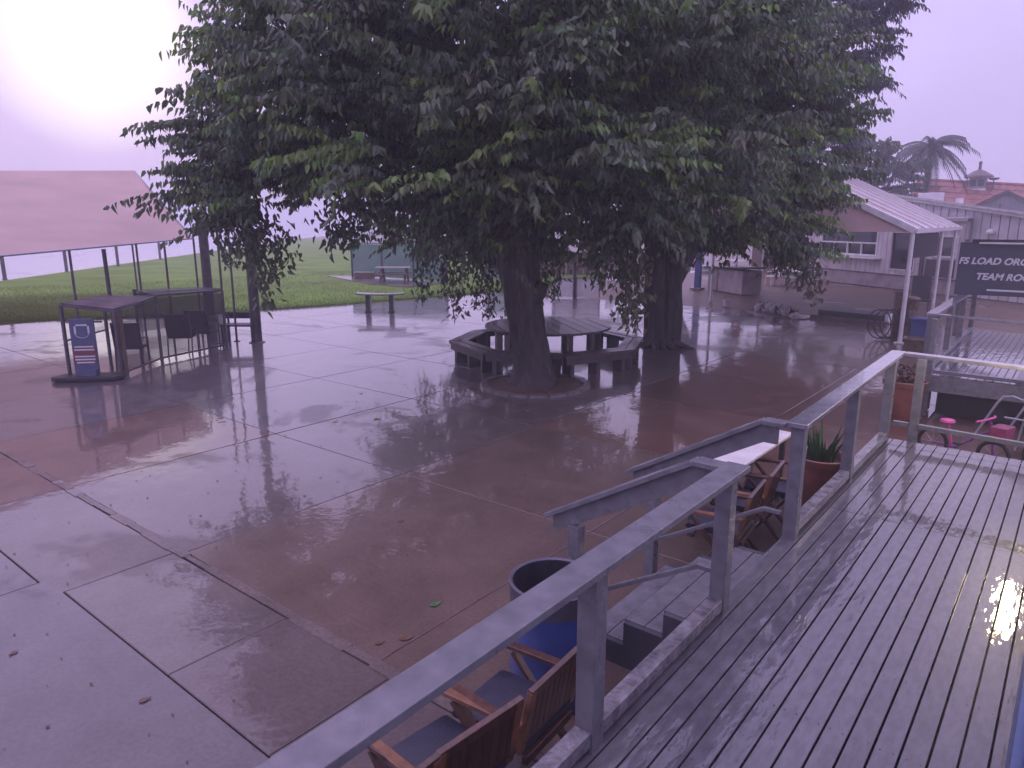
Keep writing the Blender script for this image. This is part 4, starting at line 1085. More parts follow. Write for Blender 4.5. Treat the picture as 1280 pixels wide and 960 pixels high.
# thick wooden pole, thin poles and the little bench at its foot
wp = thing('wooden_pole', 'tall thick wooden pole standing on the plaza by the little dark bench', 'pole', (-16.38, 9.98, 0))
MB(tuple(wp.location)).tube([(-16.38, 9.98, -.02), (-16.42, 10.0, 2.0), (-16.46, 10.05, 4.6)], [.135, .125, .11], 14).build('shaft', 'darkwood', wp, smooth=True)
MB(tuple(wp.location)).lathe([(.2, 0), (.2, .02), (.15, .04)], (-16.38, 9.98, -.005), 16).build('base_collar', 'steel', wp)
wp2 = thing('wooden_post', 'short thick dark post behind the mesh booth on the lawn edge', 'post', (-21.6, 11.6, 0))
MB(tuple(wp2.location)).tube([(-21.6, 11.6, -.02), (-21.6, 11.6, 3.4)], [.15, .14], 14).build('shaft', 'darkwood', wp2, smooth=True)
MB(tuple(wp2.location)).lathe([(.24, 0), (.22, .08), (.16, .1)], (-21.6, 11.6, .03), 14).build('foot', 'concrete', wp2)
for (x, y, h, lb) in ((-16.95, 9.75, 3.3, 'thin pole rising from the little dark bench, left of the thick pole'), (-16.05, 8.95, 2.9, 'thin pole at the right end of the mesh booth')):
    t = thing('thin_pole', lb, 'pole', (x, y, 0))
    MB((x, y, 0)).tube([(x, y, 0), (x + .03, y, h)], .028, 8).build('shaft', 'steel', t)
    MB((x, y, 0)).lathe([(.08, 0), (.08, .015), (.04, .02)], (x, y, .0), 10).build('foot', 'steel', t)
lb_ = thing('little_bench', 'little dark bench standing against the thick wooden pole', 'bench', (-16.75, 9.75, 0), R(38))
for i in range(3): MB().box((0, -.16 + .16 * i, .45), (.95, .145, .04)).build('seat_plank', 'cushion', lb_)
MB().box((-.02, .26, .66), (.95, .04, .16)).build('back_plank', 'cushion', lb_)
for sx in (-.38, .38):
    for sy in (-.18, .2): MB().box((sx, sy, .215), (.06, .06, .43)).build('leg', 'darkwood', lb_)
    MB().box((sx, .235, .55), (.05, .03, .30)).build('back_post', 'darkwood', lb_)

# ------------------------------------------------------------------ mesh booth with chairs and sandwich sign
bo = thing('mesh_booth', 'grey metal frame booth with dark mesh walls round several chairs', 'booth', (-15.8, 7, 0))
o_ = tuple(bo.location)
A_, N_, B_, D_ = Vector((-15.35, 5.24, 0)), Vector((-14.62, 5.90, 0)), Vector((-15.67, 7.2, 0)), Vector((-16.18, 9.03, 0))
C_, E_ = Vector((-16.35, 6.41, 0)), Vector((-15.62, 7.12, 0))
BB, DD = B_ + Vector((-.75, -.1, 0)), D_ + Vector((-.75, -.05, 0))
H1, H2 = 1.46, 1.46
up = lambda p, z: Vector((p.x, p.y, z))
for p, h in ((A_, H1), (N_, H1 - .12), (C_, H1), (B_, H2), (D_, H2 - .1), (BB, H2 + .1), (DD, H2)):
    MB(o_).box((p.x, p.y, h / 2), (.05, .05, h), .5).build('post', 'steel', bo)
MB(o_).box((N_.x - .1, N_.y + .12, .66), (.16, .05, 1.32), -.9).build('door_post', 'brownwood', bo)
def fr(p, q, zp, zq, w=.04, nm='frame_bar', mt='steel'): return MB(o_).beam(up(p, zp), up(q, zq), w, w).build(nm, mt, bo)
for p, q in ((A_, N_), (N_, B_), (A_, C_)):
    fr(p, q, H1 - (.12 if p is N_ else 0) - .02, H1 - (.12 if q is N_ else 0) - .02)
for p, q in ((N_, B_), (B_, D_), (D_, DD)): fr(p, q, .09, .09)
for p, q in ((B_, D_), (B_, BB), (D_, DD), (BB, DD)): fr(p, q, {B_.y: H2}.get(p.y, H2 - .02), H2 - .05)
fr(A_, N_.lerp(A_, .25), 1.12, 1.12, .03, 'cross_bar'); fr(A_, C_, .75, .75, .03, 'cross_bar')
MB(o_).slab([up(A_, H1 + .03), up(N_, H1 - .09), up(E_, H1 - .02), up(C_, H1 + .03)], .03).build('roof_panel', 'roofdark', bo)
MB(o_).slab([up(B_, H2 + .02), up(D_, H2 - .07), up(DD, H2 + .0), up(BB, H2 + .09)], .02).build('roof_panel', 'mesh', bo)
def wallq(p, q, z0, z1, z2, nm='mesh_panel', mt='mesh'):
    off = Vector((0, 0, 0)); d = (q - p).normalized(); nn = Vector((d.y, -d.x, 0)) * .006
    v = [up(p, z0) + nn, up(q, z0) + nn, up(q, z2) + nn, up(p, z1) + nn, up(p, z0) - nn, up(q, z0) - nn, up(q, z2) - nn, up(p, z1) - nn]
    return MB(o_).raw(v, [(0, 1, 2, 3), (7, 6, 5, 4), (0, 4, 5, 1), (1, 5, 6, 2), (2, 6, 7, 3), (3, 7, 4, 0)]).build(nm, mt, bo)
wallq(N_.lerp(B_, .12), B_.lerp(N_, .04), H1 - .36, H1 - .16, H1 - .08, 'valance', 'mesh')
wallq(N_.lerp(B_, .14), B_.lerp(N_, .04), .12, H1 - .37, H1 - .37)
wallq(B_.lerp(D_, .03), D_.lerp(B_, .03), .12, H2 - .06, H2 - .12)
wallq(D_.lerp(DD, .05), DD, .12, H2 - .12, H2 - .05)
wallq(BB, DD, .6, H2 + .05, H2 - .05)

def sling_chair(loc, rz, label):
    t = thing('sling_chair', label, 'chair', loc, rz, 'sling chairs inside the mesh booth')
    MB().raw(*boxv((0, 0, .43), (.48, .46, .03))).build('seat', 'meshchair', t)
    MB().beam((.0, .23, .44), (.0, .33, .98), .50, .03, (0, 1, 0)).build('backrest', 'meshchair', t)
    for s in (-1, 1):
        MB().tube([(s * .26, -.24, 0), (s * .26, -.22, .62), (s * .26, .26, .64)], .016, 6).build('arm', 'steel', t)
        MB().tube([(s * .26, .30, 0), (s * .26, .23, .45), (s * .26, .34, 1.0)], .016, 6).build('leg', 'steel', t)
    return t
def boxv(c, d):
    m = MB().box(c, d); return m.v, m.f
sling_chair((-15.55, 6.55, 0), R(232), 'dark sling chair at the left of the mesh booth, back towards the deck')
sling_chair((-16.15, 7.95, 0), R(228), 'dark sling chair in the middle of the mesh booth')
sling_chair((-16.4, 8.6, 0), R(215), 'dark sling chair at the right end of the mesh booth')

ss = thing('pavement_sign', 'narrow upright printed blue and maroon pavement sign on a low black base', 'sign', (-14.95, 5.42, 0), R(48))
MB().prism([(-.62, -.14), (-.5, -.24), (.55, -.24), (.68, -.1), (.55, .22), (-.5, .22)], .01, .10).build('base', 'dark', ss, bevel=.02)
MB().box((0, 0, .66), (.44, .05, 1.08)).build('panel', 'signblue', ss, bevel=.008)
MB().box((0, -.028, .50), (.41, .006, .36)).build('print_block', 'signmaroon', ss)
for i, (z, w) in enumerate(((.66, .34), (.60, .36), (.47, .36), (.41, .36), (.35, .32))):
    MB().box((.0, -.033, z), (w, .005, .028)).build('print_line', 'letter', ss)
mb = MB()
for k in range(13):
    a0, a1 = math.pi * (1.0 + k / 13), math.pi * (1.0 + (k + 1) / 13)
    mb.beam((.12 * math.cos(a0), -.03, .92 + .09 * math.sin(a0)), (.12 * math.cos(a1), -.03, .92 + .09 * math.sin(a1)), .008, .035, (0, -1, 0))
mb.box((-.12, -.03, .99), (.035, .008, .14)); mb.box((.12, -.03, .99), (.035, .008, .14)); mb.box((0, -.03, 1.08), (.2, .008, .03))
mb.build('print_emblem', 'letter', ss)
MB().prism([(-.2, -.05), (.12, -.18), (.2, -.16), (.2, .0), (-.2, .02)], .10, .22).build('blue_flap', 'signblue', ss)

# ------------------------------------------------------------------ right side: white ribbed building, siding office, open pavilion
U = Vector((.791, -.612, 0)); V = Vector((.612, .791, 0))     # along the wall / away behind it
mbld = thing('metal_building', 'long white ribbed metal building with a low sloping roof', 'building', (-7.8, 38.1, 0))
o_ = tuple(mbld.location)
W0 = Vector((-11.75, 41.1, 0))
def wtop(t): return 4.34 - .134 * (t - 4.45)
def sheetpanel(par, O_, t0, t1, z0, z1a, z1b, mt, nm='wall_panel', th=.05, out=0.0):
    p, q = O_ + U * t0 - V * out, O_ + U * t1 - V * out
    b = V * th
    v = [up(p, z0), up(q, z0), up(q, z1b), up(p, z1a), up(p + b, z0), up(q + b, z0), up(q + b, z1b), up(p + b, z1a)]
    return MB(tuple(par.location)).raw(v, [(0, 1, 2, 3), (7, 6, 5, 4), (0, 4, 5, 1), (1, 5, 6, 2), (2, 6, 7, 3), (3, 7, 4, 0)]).build(nm, mt, par)
t = 3.2
while t < 18.2:
    sheetpanel(mbld, W0, t, t + .37, 0, wtop(t) - .10, wtop(t + .37) - .10, 'whitemetal')
    sheetpanel(mbld, W0, t + .371, t + .419, 0, wtop(t + .37) - .11, wtop(t + .42) - .11, 'steel', 'groove_shade', .03, -.035)  # recessed strip in darker grey, putting shade into the batten gaps
    t += .42
for k, (dz, th, out) in enumerate(((.0, .14, .14), (.11, .08, .22))):
    p, q = W0 + U * 3.1 - V * out, W0 + U * 18.4 - V * out
    MB(o_).beam(up(p, wtop(3.1) + dz - .05), up(q, wtop(18.4) + dz - .05), .06, th).build('fascia', 'white', mbld)
MB(o_).slab([up(W0 + U * 3.1 - V * .25, wtop(3.1) + .11), up(W0 + U * 18.4 - V * .25, wtop(18.4) + .11), up(W0 + U * 18.4 + V * 9, wtop(18.4) - 2.0), up(W0 + U * 3.1 + V * 9, wtop(3.1) - 2.0)], .05).build('roof', 'whitemetal', mbld)
sheetpanel(mbld, W0 + V * 8.9, 3.2, 18.2, 0, wtop(3.2) - 2.1, wtop(18.2) - 2.1, 'whitemetal', 'rear_wall')
for t in (3.2, 18.2):
    p, q = W0 + U * t + V * .06, W0 + U * t + V * 8.88
    h = wtop(t) - .1
    MB(o_).raw([up(p, 0), up(q, 0), up(q, h - 2.0), up(p, h), up(p, 0) + U * .05, up(q, 0) + U * .05, up(q, h - 2.0) + U * .05, up(p, h) + U * .05], [(0, 1, 2, 3), (7, 6, 5, 4), (0, 4, 5, 1), (1, 5, 6, 2), (2, 6, 7, 3), (3, 7, 4, 0)]).build('end_wall', 'whitemetal', mbld)
c = W0 + U * 10.9 - V * .12; MB(o_).lathe([(0, -.12), (.16, -.08), (.17, 0), (.1, .1), (0, .12)], (c.x, c.y, 2.64), 12).build('wall_light', 'white', mbld, smooth=True)
c = W0 + U * 6.6 + V * .9; MB(o_).box((c.x, c.y, 4.10), (.9, .6, .42), -.66).build('roof_vent', 'whitemetal', mbld, bevel=.03)
c = W0 + U * 8.6 + V * .5; MB(o_).box((c.x, c.y, 3.86), (.22, .2, .3), -.66).build('roof_cap', 'white', mbld)

of = thing('siding_office', 'low cream office with vertical siding, wide window and ledge beside the pavilion', 'building', (-11.9, 40.85, 0))
o_ = tuple(of.location); W1 = Vector((-11.93, 40.87, 0))
ops = [(.95, 4.95, 1.50, 2.80), (5.95, 7.35, .92, 2.55), (8.55, 9.55, 1.62, 2.40)]
edges = sorted(set([-.4] + [e_ for a, b, _, _ in ops for e_ in (a, b)] + [9.9]))
t = -.40
k = 0
cuts = []
while t < 9.85:
    nx = min(t + .34, 9.9)
    for e_ in edges:
        if t + .03 < e_ < nx: nx = e_; break
    cuts.append((t, nx)); t = nx
for a, b in cuts:
    mid = (a + b) / 2; op = [q for q in ops if q[0] <= mid <= q[1]]
    segs = [(.62, 3.08)] if not op else [(.62, op[0][2]), (op[0][3], 3.08)]
    for z0, z1 in segs: sheetpanel(of, W1, a + .014, b - .014, z0, z1, z1, 'siding', 'siding_board', .05, .0 + .004 * (k % 2))
    k += 1
sheetpanel(of, W1, -.4, 9.9, .0, .60, .60, 'skirt', 'skirting')
sheetpanel(of, W1, -.42, 9.92, .60, .66, .66, 'trim', 'trim_strip', .05, .03)
sheetpanel(of, W1, -.5, 10.0, 3.06, 3.2, 3.2, 'white', 'fascia', .05, .12)
sheetpanel(of, W1 + V * .10, -.38, 9.88, .05, 3.0, 3.0, 'steel', 'inner_wall')
MB(o_).slab([up(W1 + U * -.5 - V * .15, 3.21), up(W1 + U * 10 - V * .15, 3.21), up(W1 + U * 10 + V * .22, 3.24), up(W1 + U * -.5 + V * .22, 3.24)], .06).build('roof', 'whitemetal', of)
for t in (-.38, 9.86):
    p, q = W1 + U * t + V * .06, W1 + U * t + V * .2
    MB(o_).beam(up(p, 1.55), up(q, 1.55), .05, 3.0).build('end_wall', 'siding', of)
def window(par, O_, t0, t1, z0, z1, rows, cols, mt='glass', fm='white', w=.09):
    f = sheetpanel(par, O_, t0, t1, z0, z1, z1, 'glass' if mt is None else mt, 'window', .02, -.06)
    def bar(a, b, c, d): 
        x = sheetpanel(par, O_, a, b, c, d, d, fm, 'frame', .08, .035); x.parent = f; x.matrix_parent_inverse.identity()
    bar(t0 - w, t0, z0 - w, z1 + w); bar(t1, t1 + w, z0 - w, z1 + w); bar(t0, t1, z1, z1 + w); bar(t0, t1, z0 - w, z0)
    if rows: bar(t0, t1, z0 + .50, z0 + .57)
    for i in range(1, cols):
        t = t0 + (t1 - t0) * i / cols; bar(t - .03, t + .03, z0, z0 + .50)
    return f
window(of, W1, .95, 4.95, 1.50, 2.80, 1, 4)
sheetpanel(of, W1, .7, 5.4, 1.30, 1.37, 1.37, 'white', 'ledge', .40, .38)
window(of, W1, 5.95, 7.35, .92, 2.55, 0, 1, fm='siding', w=.07)
window(of, W1, 8.55, 9.55, 1.62, 2.40, 0, 1, 'glassmid')
sheetpanel(of, W1, 8.1, 9.6, .72, 1.45, 1.45, 'doordark', 'notice_board', .03, .05)
sheetpanel(of, W1, 7.75, 7.95, .7, 2.5, 2.5, 'doordark', 'door_post', .06, .06)
# cabin partly hidden by leaves, left of the office
cbn = thing('brown_cabin', 'brown cabin with blinds mostly hidden by leaves left of the cream office', 'building', (-14.5, 44, 0))
o_ = tuple(cbn.location); W2 = Vector((-17.2, 46.5, 0))
for i in range(10):
    sheetpanel(cbn, W2, 0, 6.2, .25 * i + .03, .25 * (i + 1) + .02, .25 * (i + 1) + .02, 'brownwood', 'wall_board', .05, .004 * (i % 2))
window(cbn, W2 - V * .12, 4.2, 5.8, 1.3, 2.2, 0, 2, 'glassmid')
for i in range(6): sheetpanel(cbn, W2, 4.2, 5.8, 1.34 + .14 * i, 1.42 + .14 * i, 1.42 + .14 * i, 'white', 'blind_slat', .01, .10)
MB(o_).slab([up(W2 + U * -.3 - V * .4, 2.55), up(W2 + U * 6.4 - V * .4, 2.55), up(W2 + U * 6.4 + V * 4, 3.1), up(W2 + U * -.3 + V * 4, 3.1)], .1).build('roof', 'trim', cbn)
for t in (0.02, 6.18):
    p, q = W2 + U * t + V * .06, W2 + U * t + V * 3.9
    MB(o_).beam(up(p, 1.26), up(q, 1.26), .05, 2.45).build('end_wall', 'brownwood', cbn)

# open pavilion: ribbed roof sheets sloping down to three slim white posts
pv = thing('open_pavilion', 'open pavilion with pale pink striped roof sheets on slim white posts', 'pavilion', (-5.5, 26, 0))
o_ = tuple(pv.location)
P0, P1 = Vector((-3.42, 20.05, 2.86)), Vector((-4.05, 33.0, 2.86))
RD = Vector((-3.9, .0, 1.9))      # up the slope
ns = 14
for i in range(ns):
    a, b = P0.lerp(P1, i / ns + .0015), P0.lerp(P1, (i + 1) / ns - .0015)
    lift = Vector((0, 0, .0))
    MB(o_).slab([a, b, b + RD, a + RD], .02).build('roof_sheet', 'awnmetal' if i % 2 else 'awnwhite', pv)
    MB(o_).beam(a + Vector((0, 0, .012)), a + RD + Vector((0, 0, .012)), .07, .03).build('roof_rib', 'white', pv)
top0, top1 = P0 + RD, P1 + RD
RD2 = Vector((-3.9, 0, -1.9))
for i in range(6):
    a, b = top0.lerp(top1, i / 6 + .002), top0.lerp(top1, (i + 1) / 6 - .002)
    MB(o_).slab([a, b, b + RD2, a + RD2], .02).build('roof_sheet', 'awnmetal', pv)
MB(o_).beam(P0 + Vector((.03, 0, -.06)), P1 + Vector((.03, 0, -.06)), .05, .12).build('eave_beam', 'white', pv)
ga_ = MB(o_)
v = [P0 + Vector((-.08, .02, -.09)), top0 + Vector((0, .02, -.04)), top0 + RD2 + Vector((.1, .02, -.09))]
ga_.raw([*v, *[p + Vector((0, .04, 0)) for p in v]], [(0, 1, 2), (5, 4, 3), (0, 3, 4, 1), (1, 4, 5, 2), (2, 5, 3, 0)]).build('gable_board', 'awngable', pv)
MB(o_).beam(P0 + Vector((0, 0, -.07)), top0 + Vector((0, 0, -.07)), .06, .12).build('barge_board', 'white', pv)
for t in (.0, .52, .88):
    p = P0.lerp(P1, t) + Vector((-.05, .05, 0)); MB(o_).tube([(p.x, p.y, -.02), (p.x, p.y, 2.80)], .055, 10).build('post', 'white', pv, smooth=True)
    MB(o_).box((p.x, p.y, .02), (.24, .24, .03)).build('post_base', 'white', pv)
for t in (.0, .5, .99):
    p = P0.lerp(P1, t) + Vector((-7.6, .05, 0)); MB(o_).tube([(p.x, p.y, -.02), (p.x, p.y, 2.75)], .055, 10).build('post', 'white', pv, smooth=True)
hp = thing('bulletin_board', 'dark square board hanging from the pavilion eave between two posts', 'board', (-4.1, 25.5, 2.2))
o_ = tuple(hp.location)
MB(o_).beam((-4.12, 24.2, 2.33), (-3.85, 26.5, 2.33), .05, .72).build('board', 'dark', hp)
for y in (24.5, 26.2): MB(o_).tube([(-4.1 + (y - 24.2) * .117, y, 2.68), (-4.05 + (y - 24.2) * .1, y, 2.95)], .015, 6).build('hanger', 'steel', hp)

# red tiled house with cupola beyond, grey gable in front of it
hs = thing('tiled_house', 'house with a red clay tile roof and a little cupola beyond the white building', 'house', (-8, 72, 0))
o_ = tuple(hs.location)
q0, q1 = Vector((-12.2, 69.8, 6.45)), Vector((4.5, 72.5, 4.95)); q1 = Vector((3.5, 71.0, 5.05))
nrow, slope = 7, Vector((-.25, -4.6, -3.1))
for j in range(nrow):
    a, b = q0 + slope * (j / nrow), q1 + slope * (j / nrow); c, d = q1 + slope * ((j + 1) / nrow + .015), q0 + slope * ((j + 1) / nrow + .015)
    mb = MB(o_); n = 60
    vs = []
    for i in range(n + 1):
        s = i / n; bmp = .05 * abs(math.sin(s * n * math.pi / 2 + .001)) + (.05 if j % 1 == 0 else 0)
        for (m0, m1, dz) in ((a, b, 0), (d, c, .06)): p = m0.lerp(m1, s); vs.append((p.x, p.y, p.z + bmp + dz))
    mb.raw(vs, [(2 * i, 2 * i + 1, 2 * i + 3, 2 * i + 2) for i in range(n)]).build('tile_course', 'tile', hs)
MB(o_).tube([q0 + Vector((0, 0, .08)), q1 + Vector((0, 0, .08))], .14, 8).build('ridge_tile', 'tile', hs)
MB(o_).slab([q0, q1, q1 + Vector((0, 4.6, -3.1)), q0 + Vector((0, 4.6, -3.1))], .1).build('rear_roof', 'tile', hs)
MB(o_).box((-4.3, 71.2, 1.25), (15.0, 7.6, 2.5)).build('wall', 'gablegrey', hs)
cu_ = Vector((-7.85, 69.9, 5.6))
cup = MB(o_).box(cu_ + Vector((0, 0, .42)), (1.15, 1.15, 1.15)).build('cupola', 'gablegrey', hs)
x = MB(o_).lathe([(1.05, .95), (.98, 1.08), (.45, 1.42), (.12, 1.55), (.10, 2.0), (.16, 2.08), (.05, 2.2), (0, 2.22)], cu_, 4 * 4).build('cupola_roof', 'trim', hs)
x.parent = cup
for s in (-1, 1):
    x = MB(o_).box(cu_ + Vector((.28 * s, -.585, .5)), (.42, .03, .5)).build('louvre', 'dark', hs); x.parent = cup
x = MB(o_).box(cu_ + Vector((0, -.6, -.02)), (1.3, .06, .16)).build('sill', 'white', hs); x.parent = cup
dsh = MB(o_).lathe([(0, 0), (.3, .06), (.42, .2)], (-6.75, 69.3, 6.25), 14).build('satellite_dish', 'trim', hs, smooth=True)
MB(o_).tube([(-6.75, 69.5, 5.4), (-6.75, 69.4, 6.3)], .04, 6).build('dish_mast', 'trim', hs)
mb = MB(o_).box((-11.0, 68.6, 5.2), (1.1, .9, 1.3)).build('chimney', 'tile', hs); x = MB(o_).box((-11.0, 68.6, 5.9), (1.3, 1.1, .12)).build('chimney_cap', 'trim', hs); x.parent = mb
gh = thing('grey_gable_house', 'grey gabled house front with dark roof edges behind the white building', 'house', (-5.2, 60, 0))
o_ = tuple(gh.location)
pk = Vector((-4.95, 60, 5.08))
mb = MB(o_); lw, rw = Vector((-8.1, 60, 3.35)), Vector((-1.8, 60, 3.35))
for i in range(14):      # vertical boards up to the gable line
    xa, xb = -8.0 + 6.1 * i / 14 + .01, -8.0 + 6.1 * (i + 1) / 14 - .01
    zt = lambda x_: 5.0 - abs(x_ - pk.x) * .55
    v = [(xa, 60, 0), (xb, 60, 0), (xb, 60, zt(xb)), (xa, 60, zt(xa))]
    MB(o_).raw(v + [(a, b + .06, c) for a, b, c in v], [(0, 1, 2, 3), (7, 6, 5, 4), (0, 4, 5, 1), (1, 5, 6, 2), (2, 6, 7, 3), (3, 7, 4, 0)]).build('gable_board', 'gablegrey', gh)
for e_ in (lw, rw):
    MB(o_).beam(pk + Vector((0, -.12, .0)), e_ + Vector((0, -.12, 0)), .25, .16).build('barge_board', 'trim', gh)
    MB(o_).slab([pk + Vector((0, -.2, .1)), e_ + Vector((0, -.2, .1)), e_ + Vector((0, 6, .1)), pk + Vector((0, 6, .1))], .08).build('roof', 'tile', gh)
MB(o_).box((-5.25, 59.93, 3.6), (.10, .05, 1.3)).build('vent_strip', 'trim', gh)

# ------------------------------------------------------------------ things by the pavilion and under the trees
def simple(name, label, cat, loc, parts, rz=0, group=None):
    t = thing(name, label, cat, loc, rz, group)
    for nm, mt, mb in parts: mb.build(nm, mt, t, bevel=.006 if len(mb.f) == 6 else 0)
    return t
simple('timber_post', 'short brown timber post beside the pavilion post and the dark hoop rack', 'post', (-3.75, 21.0, 0), [('post', 'brownwood', MB().box((0, 0, .6), (.22, .22, 1.2))), ('cap', 'trim', MB().box((0, 0, 1.22), (.27, .27, .04)))], .3)
hr = thing('hoop_rack', 'dark hooped metal rack standing on the wet ground left of the timber post', 'rack', (-4.05, 20.4, 0))
for i in range(3):
    p = [(.28 * math.cos(a) + .13 * i, .10 * i, .42 + .38 * math.sin(a)) for a in np.linspace(-1.5, 4.7, 15)]
    MB().tube(p, .018, 6).build('hoop', 'dark', hr, smooth=True)
mb = MB(); mb.tube([(-.25, 0, .42), (.5, .2, .42)], .015, 6); mb.tube([(0, 0, .04), (.3, .2, .04)], .015, 6); mb.build('tie_bar', 'dark', hr)
dp = simple('driftwood_stump', 'weathered brown stump standing right behind the pavilion post', 'stump', (-3.42, 20.75, 0), [('trunk', 'brownwood', MB().tube([(0, 0, -.02), (.03, .02, .4), (.0, .05, .8), (.05, .0, 1.12)], [.26, .2, .17, .15], 9)), ('branch_stub', 'brownwood', MB().tube([(0, 0, .6), (-.25, -.1, .85)], [.08, .04], 7))])
dc = thing('garden_chair', 'dark upright garden chair with a tall back, right of the pavilion post', 'chair', (-4.2, 27.3, 0), R(20))
MB().box((0, 0, .45), (.55, .5, .05)).build('seat', 'dark', dc)
MB().beam((0, .24, .45), (0, .36, 1.25), .58, .04, (0, 1, 0)).build('backrest', 'dark', dc, bevel=.01)
for sx in (-.24, .24):
    for sy in (-.22, .22): MB().box((sx, sy, .215), (.05, .05, .43)).build('leg', 'brownwood', dc)
simple('blue_crate', 'blue crate at the foot of the second deck railing', 'crate', (-3.02, 20.4, 0), [('body', 'bluepost', MB().box((0, 0, .40), (.6, .45, .44))), ('rim', 'bluepost', MB().box((0, 0, .64), (.66, .5, .04))), ('stand', 'brownwood', MB().box((0, 0, .09), (.55, .4, .18)))], .2)
simple('brown_planter', 'low brown planter box below the blue crate beside the second deck', 'planter', (-2.88, 18.9, 0), [('body', 'brownwood', MB().box((0, 0, .16), (.55, .40, .32))), ('rim', 'chairedge', MB().box((0, 0, .33), (.62, .46, .035))), ('soil', 'soil', MB().box((0, 0, .345), (.48, .34, .02)))], .1)
simple('water_trough', 'long low dark trough with a pale rim on the wet ground before the office', 'trough', (-5.5, 24.2, 0), [('body', 'dark', MB().box((0, 0, .14), (2.0, .9, .26))), ('rim', 'mortar', MB().box((0, -.5, .05), (2.4, .16, .12))), ('end_block', 'white', MB().box((1.12, 0, .16), (.10, .9, .30)))], -.2)
wk = thing('stone_flower_bed', 'low bed of whitewashed stones and dark plants in the middle of the wet ground', 'flower bed', (-8.0, 24.1, 0))
me_ = []
for k in range(3):
    bm = bmesh.new(); bmesh.ops.create_icosphere(bm, subdivisions=2, radius=1)
    for v_ in bm.verts: v_.co *= 1 + .28 * noise.noise(v_.co * 1.3 + Vector((k * 7, 0, 0)))
    me = bpy.data.meshes.new('stone'); bm.to_mesh(me); bm.free(); me.materials.append(M_['stone']); me_.append(me)
for i in range(26):
    a = rnd.uniform(-1, 1); x = a * 1.05; y = rnd.uniform(-.35, .35)
    ob = bpy.data.objects.new('stone', me_[i % 3]); COL.objects.link(ob); ob.parent = wk
    q = rnd.uniform(.09, .19); ob.location = (x * .8 - y * .6, x * -.62 + y * .8, q * .5 + .10 * (1 - a * a)); ob.scale = (q * 1.2, q, q * .85); ob.rotation_euler = (rnd.random(), rnd.random(), rnd.random() * 6)
for i in range(34):
    x, y = rnd.uniform(-1.05, 1.05), rnd.uniform(-.4, .4); px, py = x * .8 - y * .6, x * -.62 + y * .8
    mb = MB()
    for k in range(7):
        a = rnd.uniform(0, 6.28); h = rnd.uniform(.14, .38); w = .05
        mb.raw([(px - w * math.sin(a), py + w * math.cos(a), .05), (px + w * math.sin(a), py - w * math.cos(a), .05), (px + .14 * math.cos(a), py + .14 * math.sin(a), h)], [(0, 1, 2)])
    mb.build('leaf_tuft', 'plantdark', wk)
MB().prism([(-1.15, .35), (.3, -.95), (1.25, -.85), (1.3, -.5), (.2, .7), (-.8, .9)], -.03, .035).build('kerb', 'mortar', wk)
simple('low_counter', 'low brown counter with a dark slanting top near the red and white pole', 'counter', (-12.2, 31.0, 0), [('front_panel', 'skirt', MB().box((0, 0, .5), (2.9, .9, 1.0))), ('counter_top', 'dark', MB().beam((-1.65, -.05, 1.0), (1.65, -.05, 1.13), 1.15, .07)), ('side_panel', 'palewood', MB().box((-1.0, -.47, .5), (.8, .05, .9)))], R(-38))
fp = thing('striped_pole', 'red and white pole standing behind the low counter', 'pole', (-12.6, 32.2, 0))
for i in range(6): MB().tube([(0, 0, .55 * i), (0, 0, .55 * (i + 1))], .05, 8).build('band', 'white' if i % 2 == 0 else 'palewood', fp)
MB().beam((.22, 0, 1.6), (.22, .02, 2.5), .32, .03, (0, 1, 0)).build('red_banner', 'red', fp)
simple('blue_post', 'tall blue post right of the split mulberry trunk', 'post', (-13.9, 31.0, 0), [('post', 'bluepost', MB().box((0, 0, 1.5), (.26, .2, 3.0))), ('base', 'concrete', MB().box((0, 0, .04), (.5, .5, .1)))])
wc = thing('plastic_chair', 'x', 'chair', (0, 0, 0), group='white plastic chairs under the trees')
MB().box((0, 0, .43), (.5, .48, .05)).build('seat', 'white', wc, bevel=.01)
MB().beam((0, .22, .45), (0, .32, .92), .5, .04, (0, 1, 0)).build('backrest', 'white', wc, bevel=.01)
for s in (-1, 1):
    MB().beam((s * .26, -.2, .64), (s * .26, .26, .66), .05, .03).build('arm', 'white', wc)
    for y in (-.22, .22): MB().box((s * .24, y, .2), (.045, .045, .42)).build('leg', 'white', wc)
PC = [(-14.9, 34.2, .0, 20, 'white plastic chair at the bottom of the small stack left of the counter'), (-14.9, 34.2, .22, 20, 'white plastic chair in the middle of the small stack left of the counter'), (-14.9, 34.2, .44, 20, 'white plastic chair on top of the small stack left of the counter'),
      (-12.0, 35.5, 0, -40, 'white plastic chair standing right behind the low counter'), (-16.9, 28.6, 0, 70, 'white plastic chair close to the left of the split trunk')]
for i, (x, y, z, a, lb) in enumerate(PC):
    if i == 0: wc.location = (x, y, z); wc.rotation_euler = (0, 0, R(a)); wc['label'] = lb
    else: dup(wc, (x, y, z), R(a), lb)
wt = thing('folding_table', 'white folding table with dark legs by the cabin, right of the counter', 'table', (-11.0, 35.6, 0), R(-38))
MB().box((0, 0, .74), (2.6, .8, .05)).build('table_top', 'white', wt, bevel=.01); MB().box((0, .1, .40), (2.4, .7, .04)).build('lower_shelf', 'white', wt)
for sx in (-1.15, 1.15):
    for sy in (-.33, .33): MB().box((sx, sy, .36), (.05, .05, .72)).build('leg', 'dark', wt)
ub = thing('folded_umbrella', 'white folded umbrella cone standing on the white table', 'umbrella', (-11.3, 36.0, .76))
MB().lathe([(.30, 0), (.2, .35), (.04, .8)], (0, 0, .0), 10).build('canopy', 'white', ub); MB().tube([(0, 0, -.02), (0, 0, .95)], .02, 6).build('shaft', 'steel', ub)
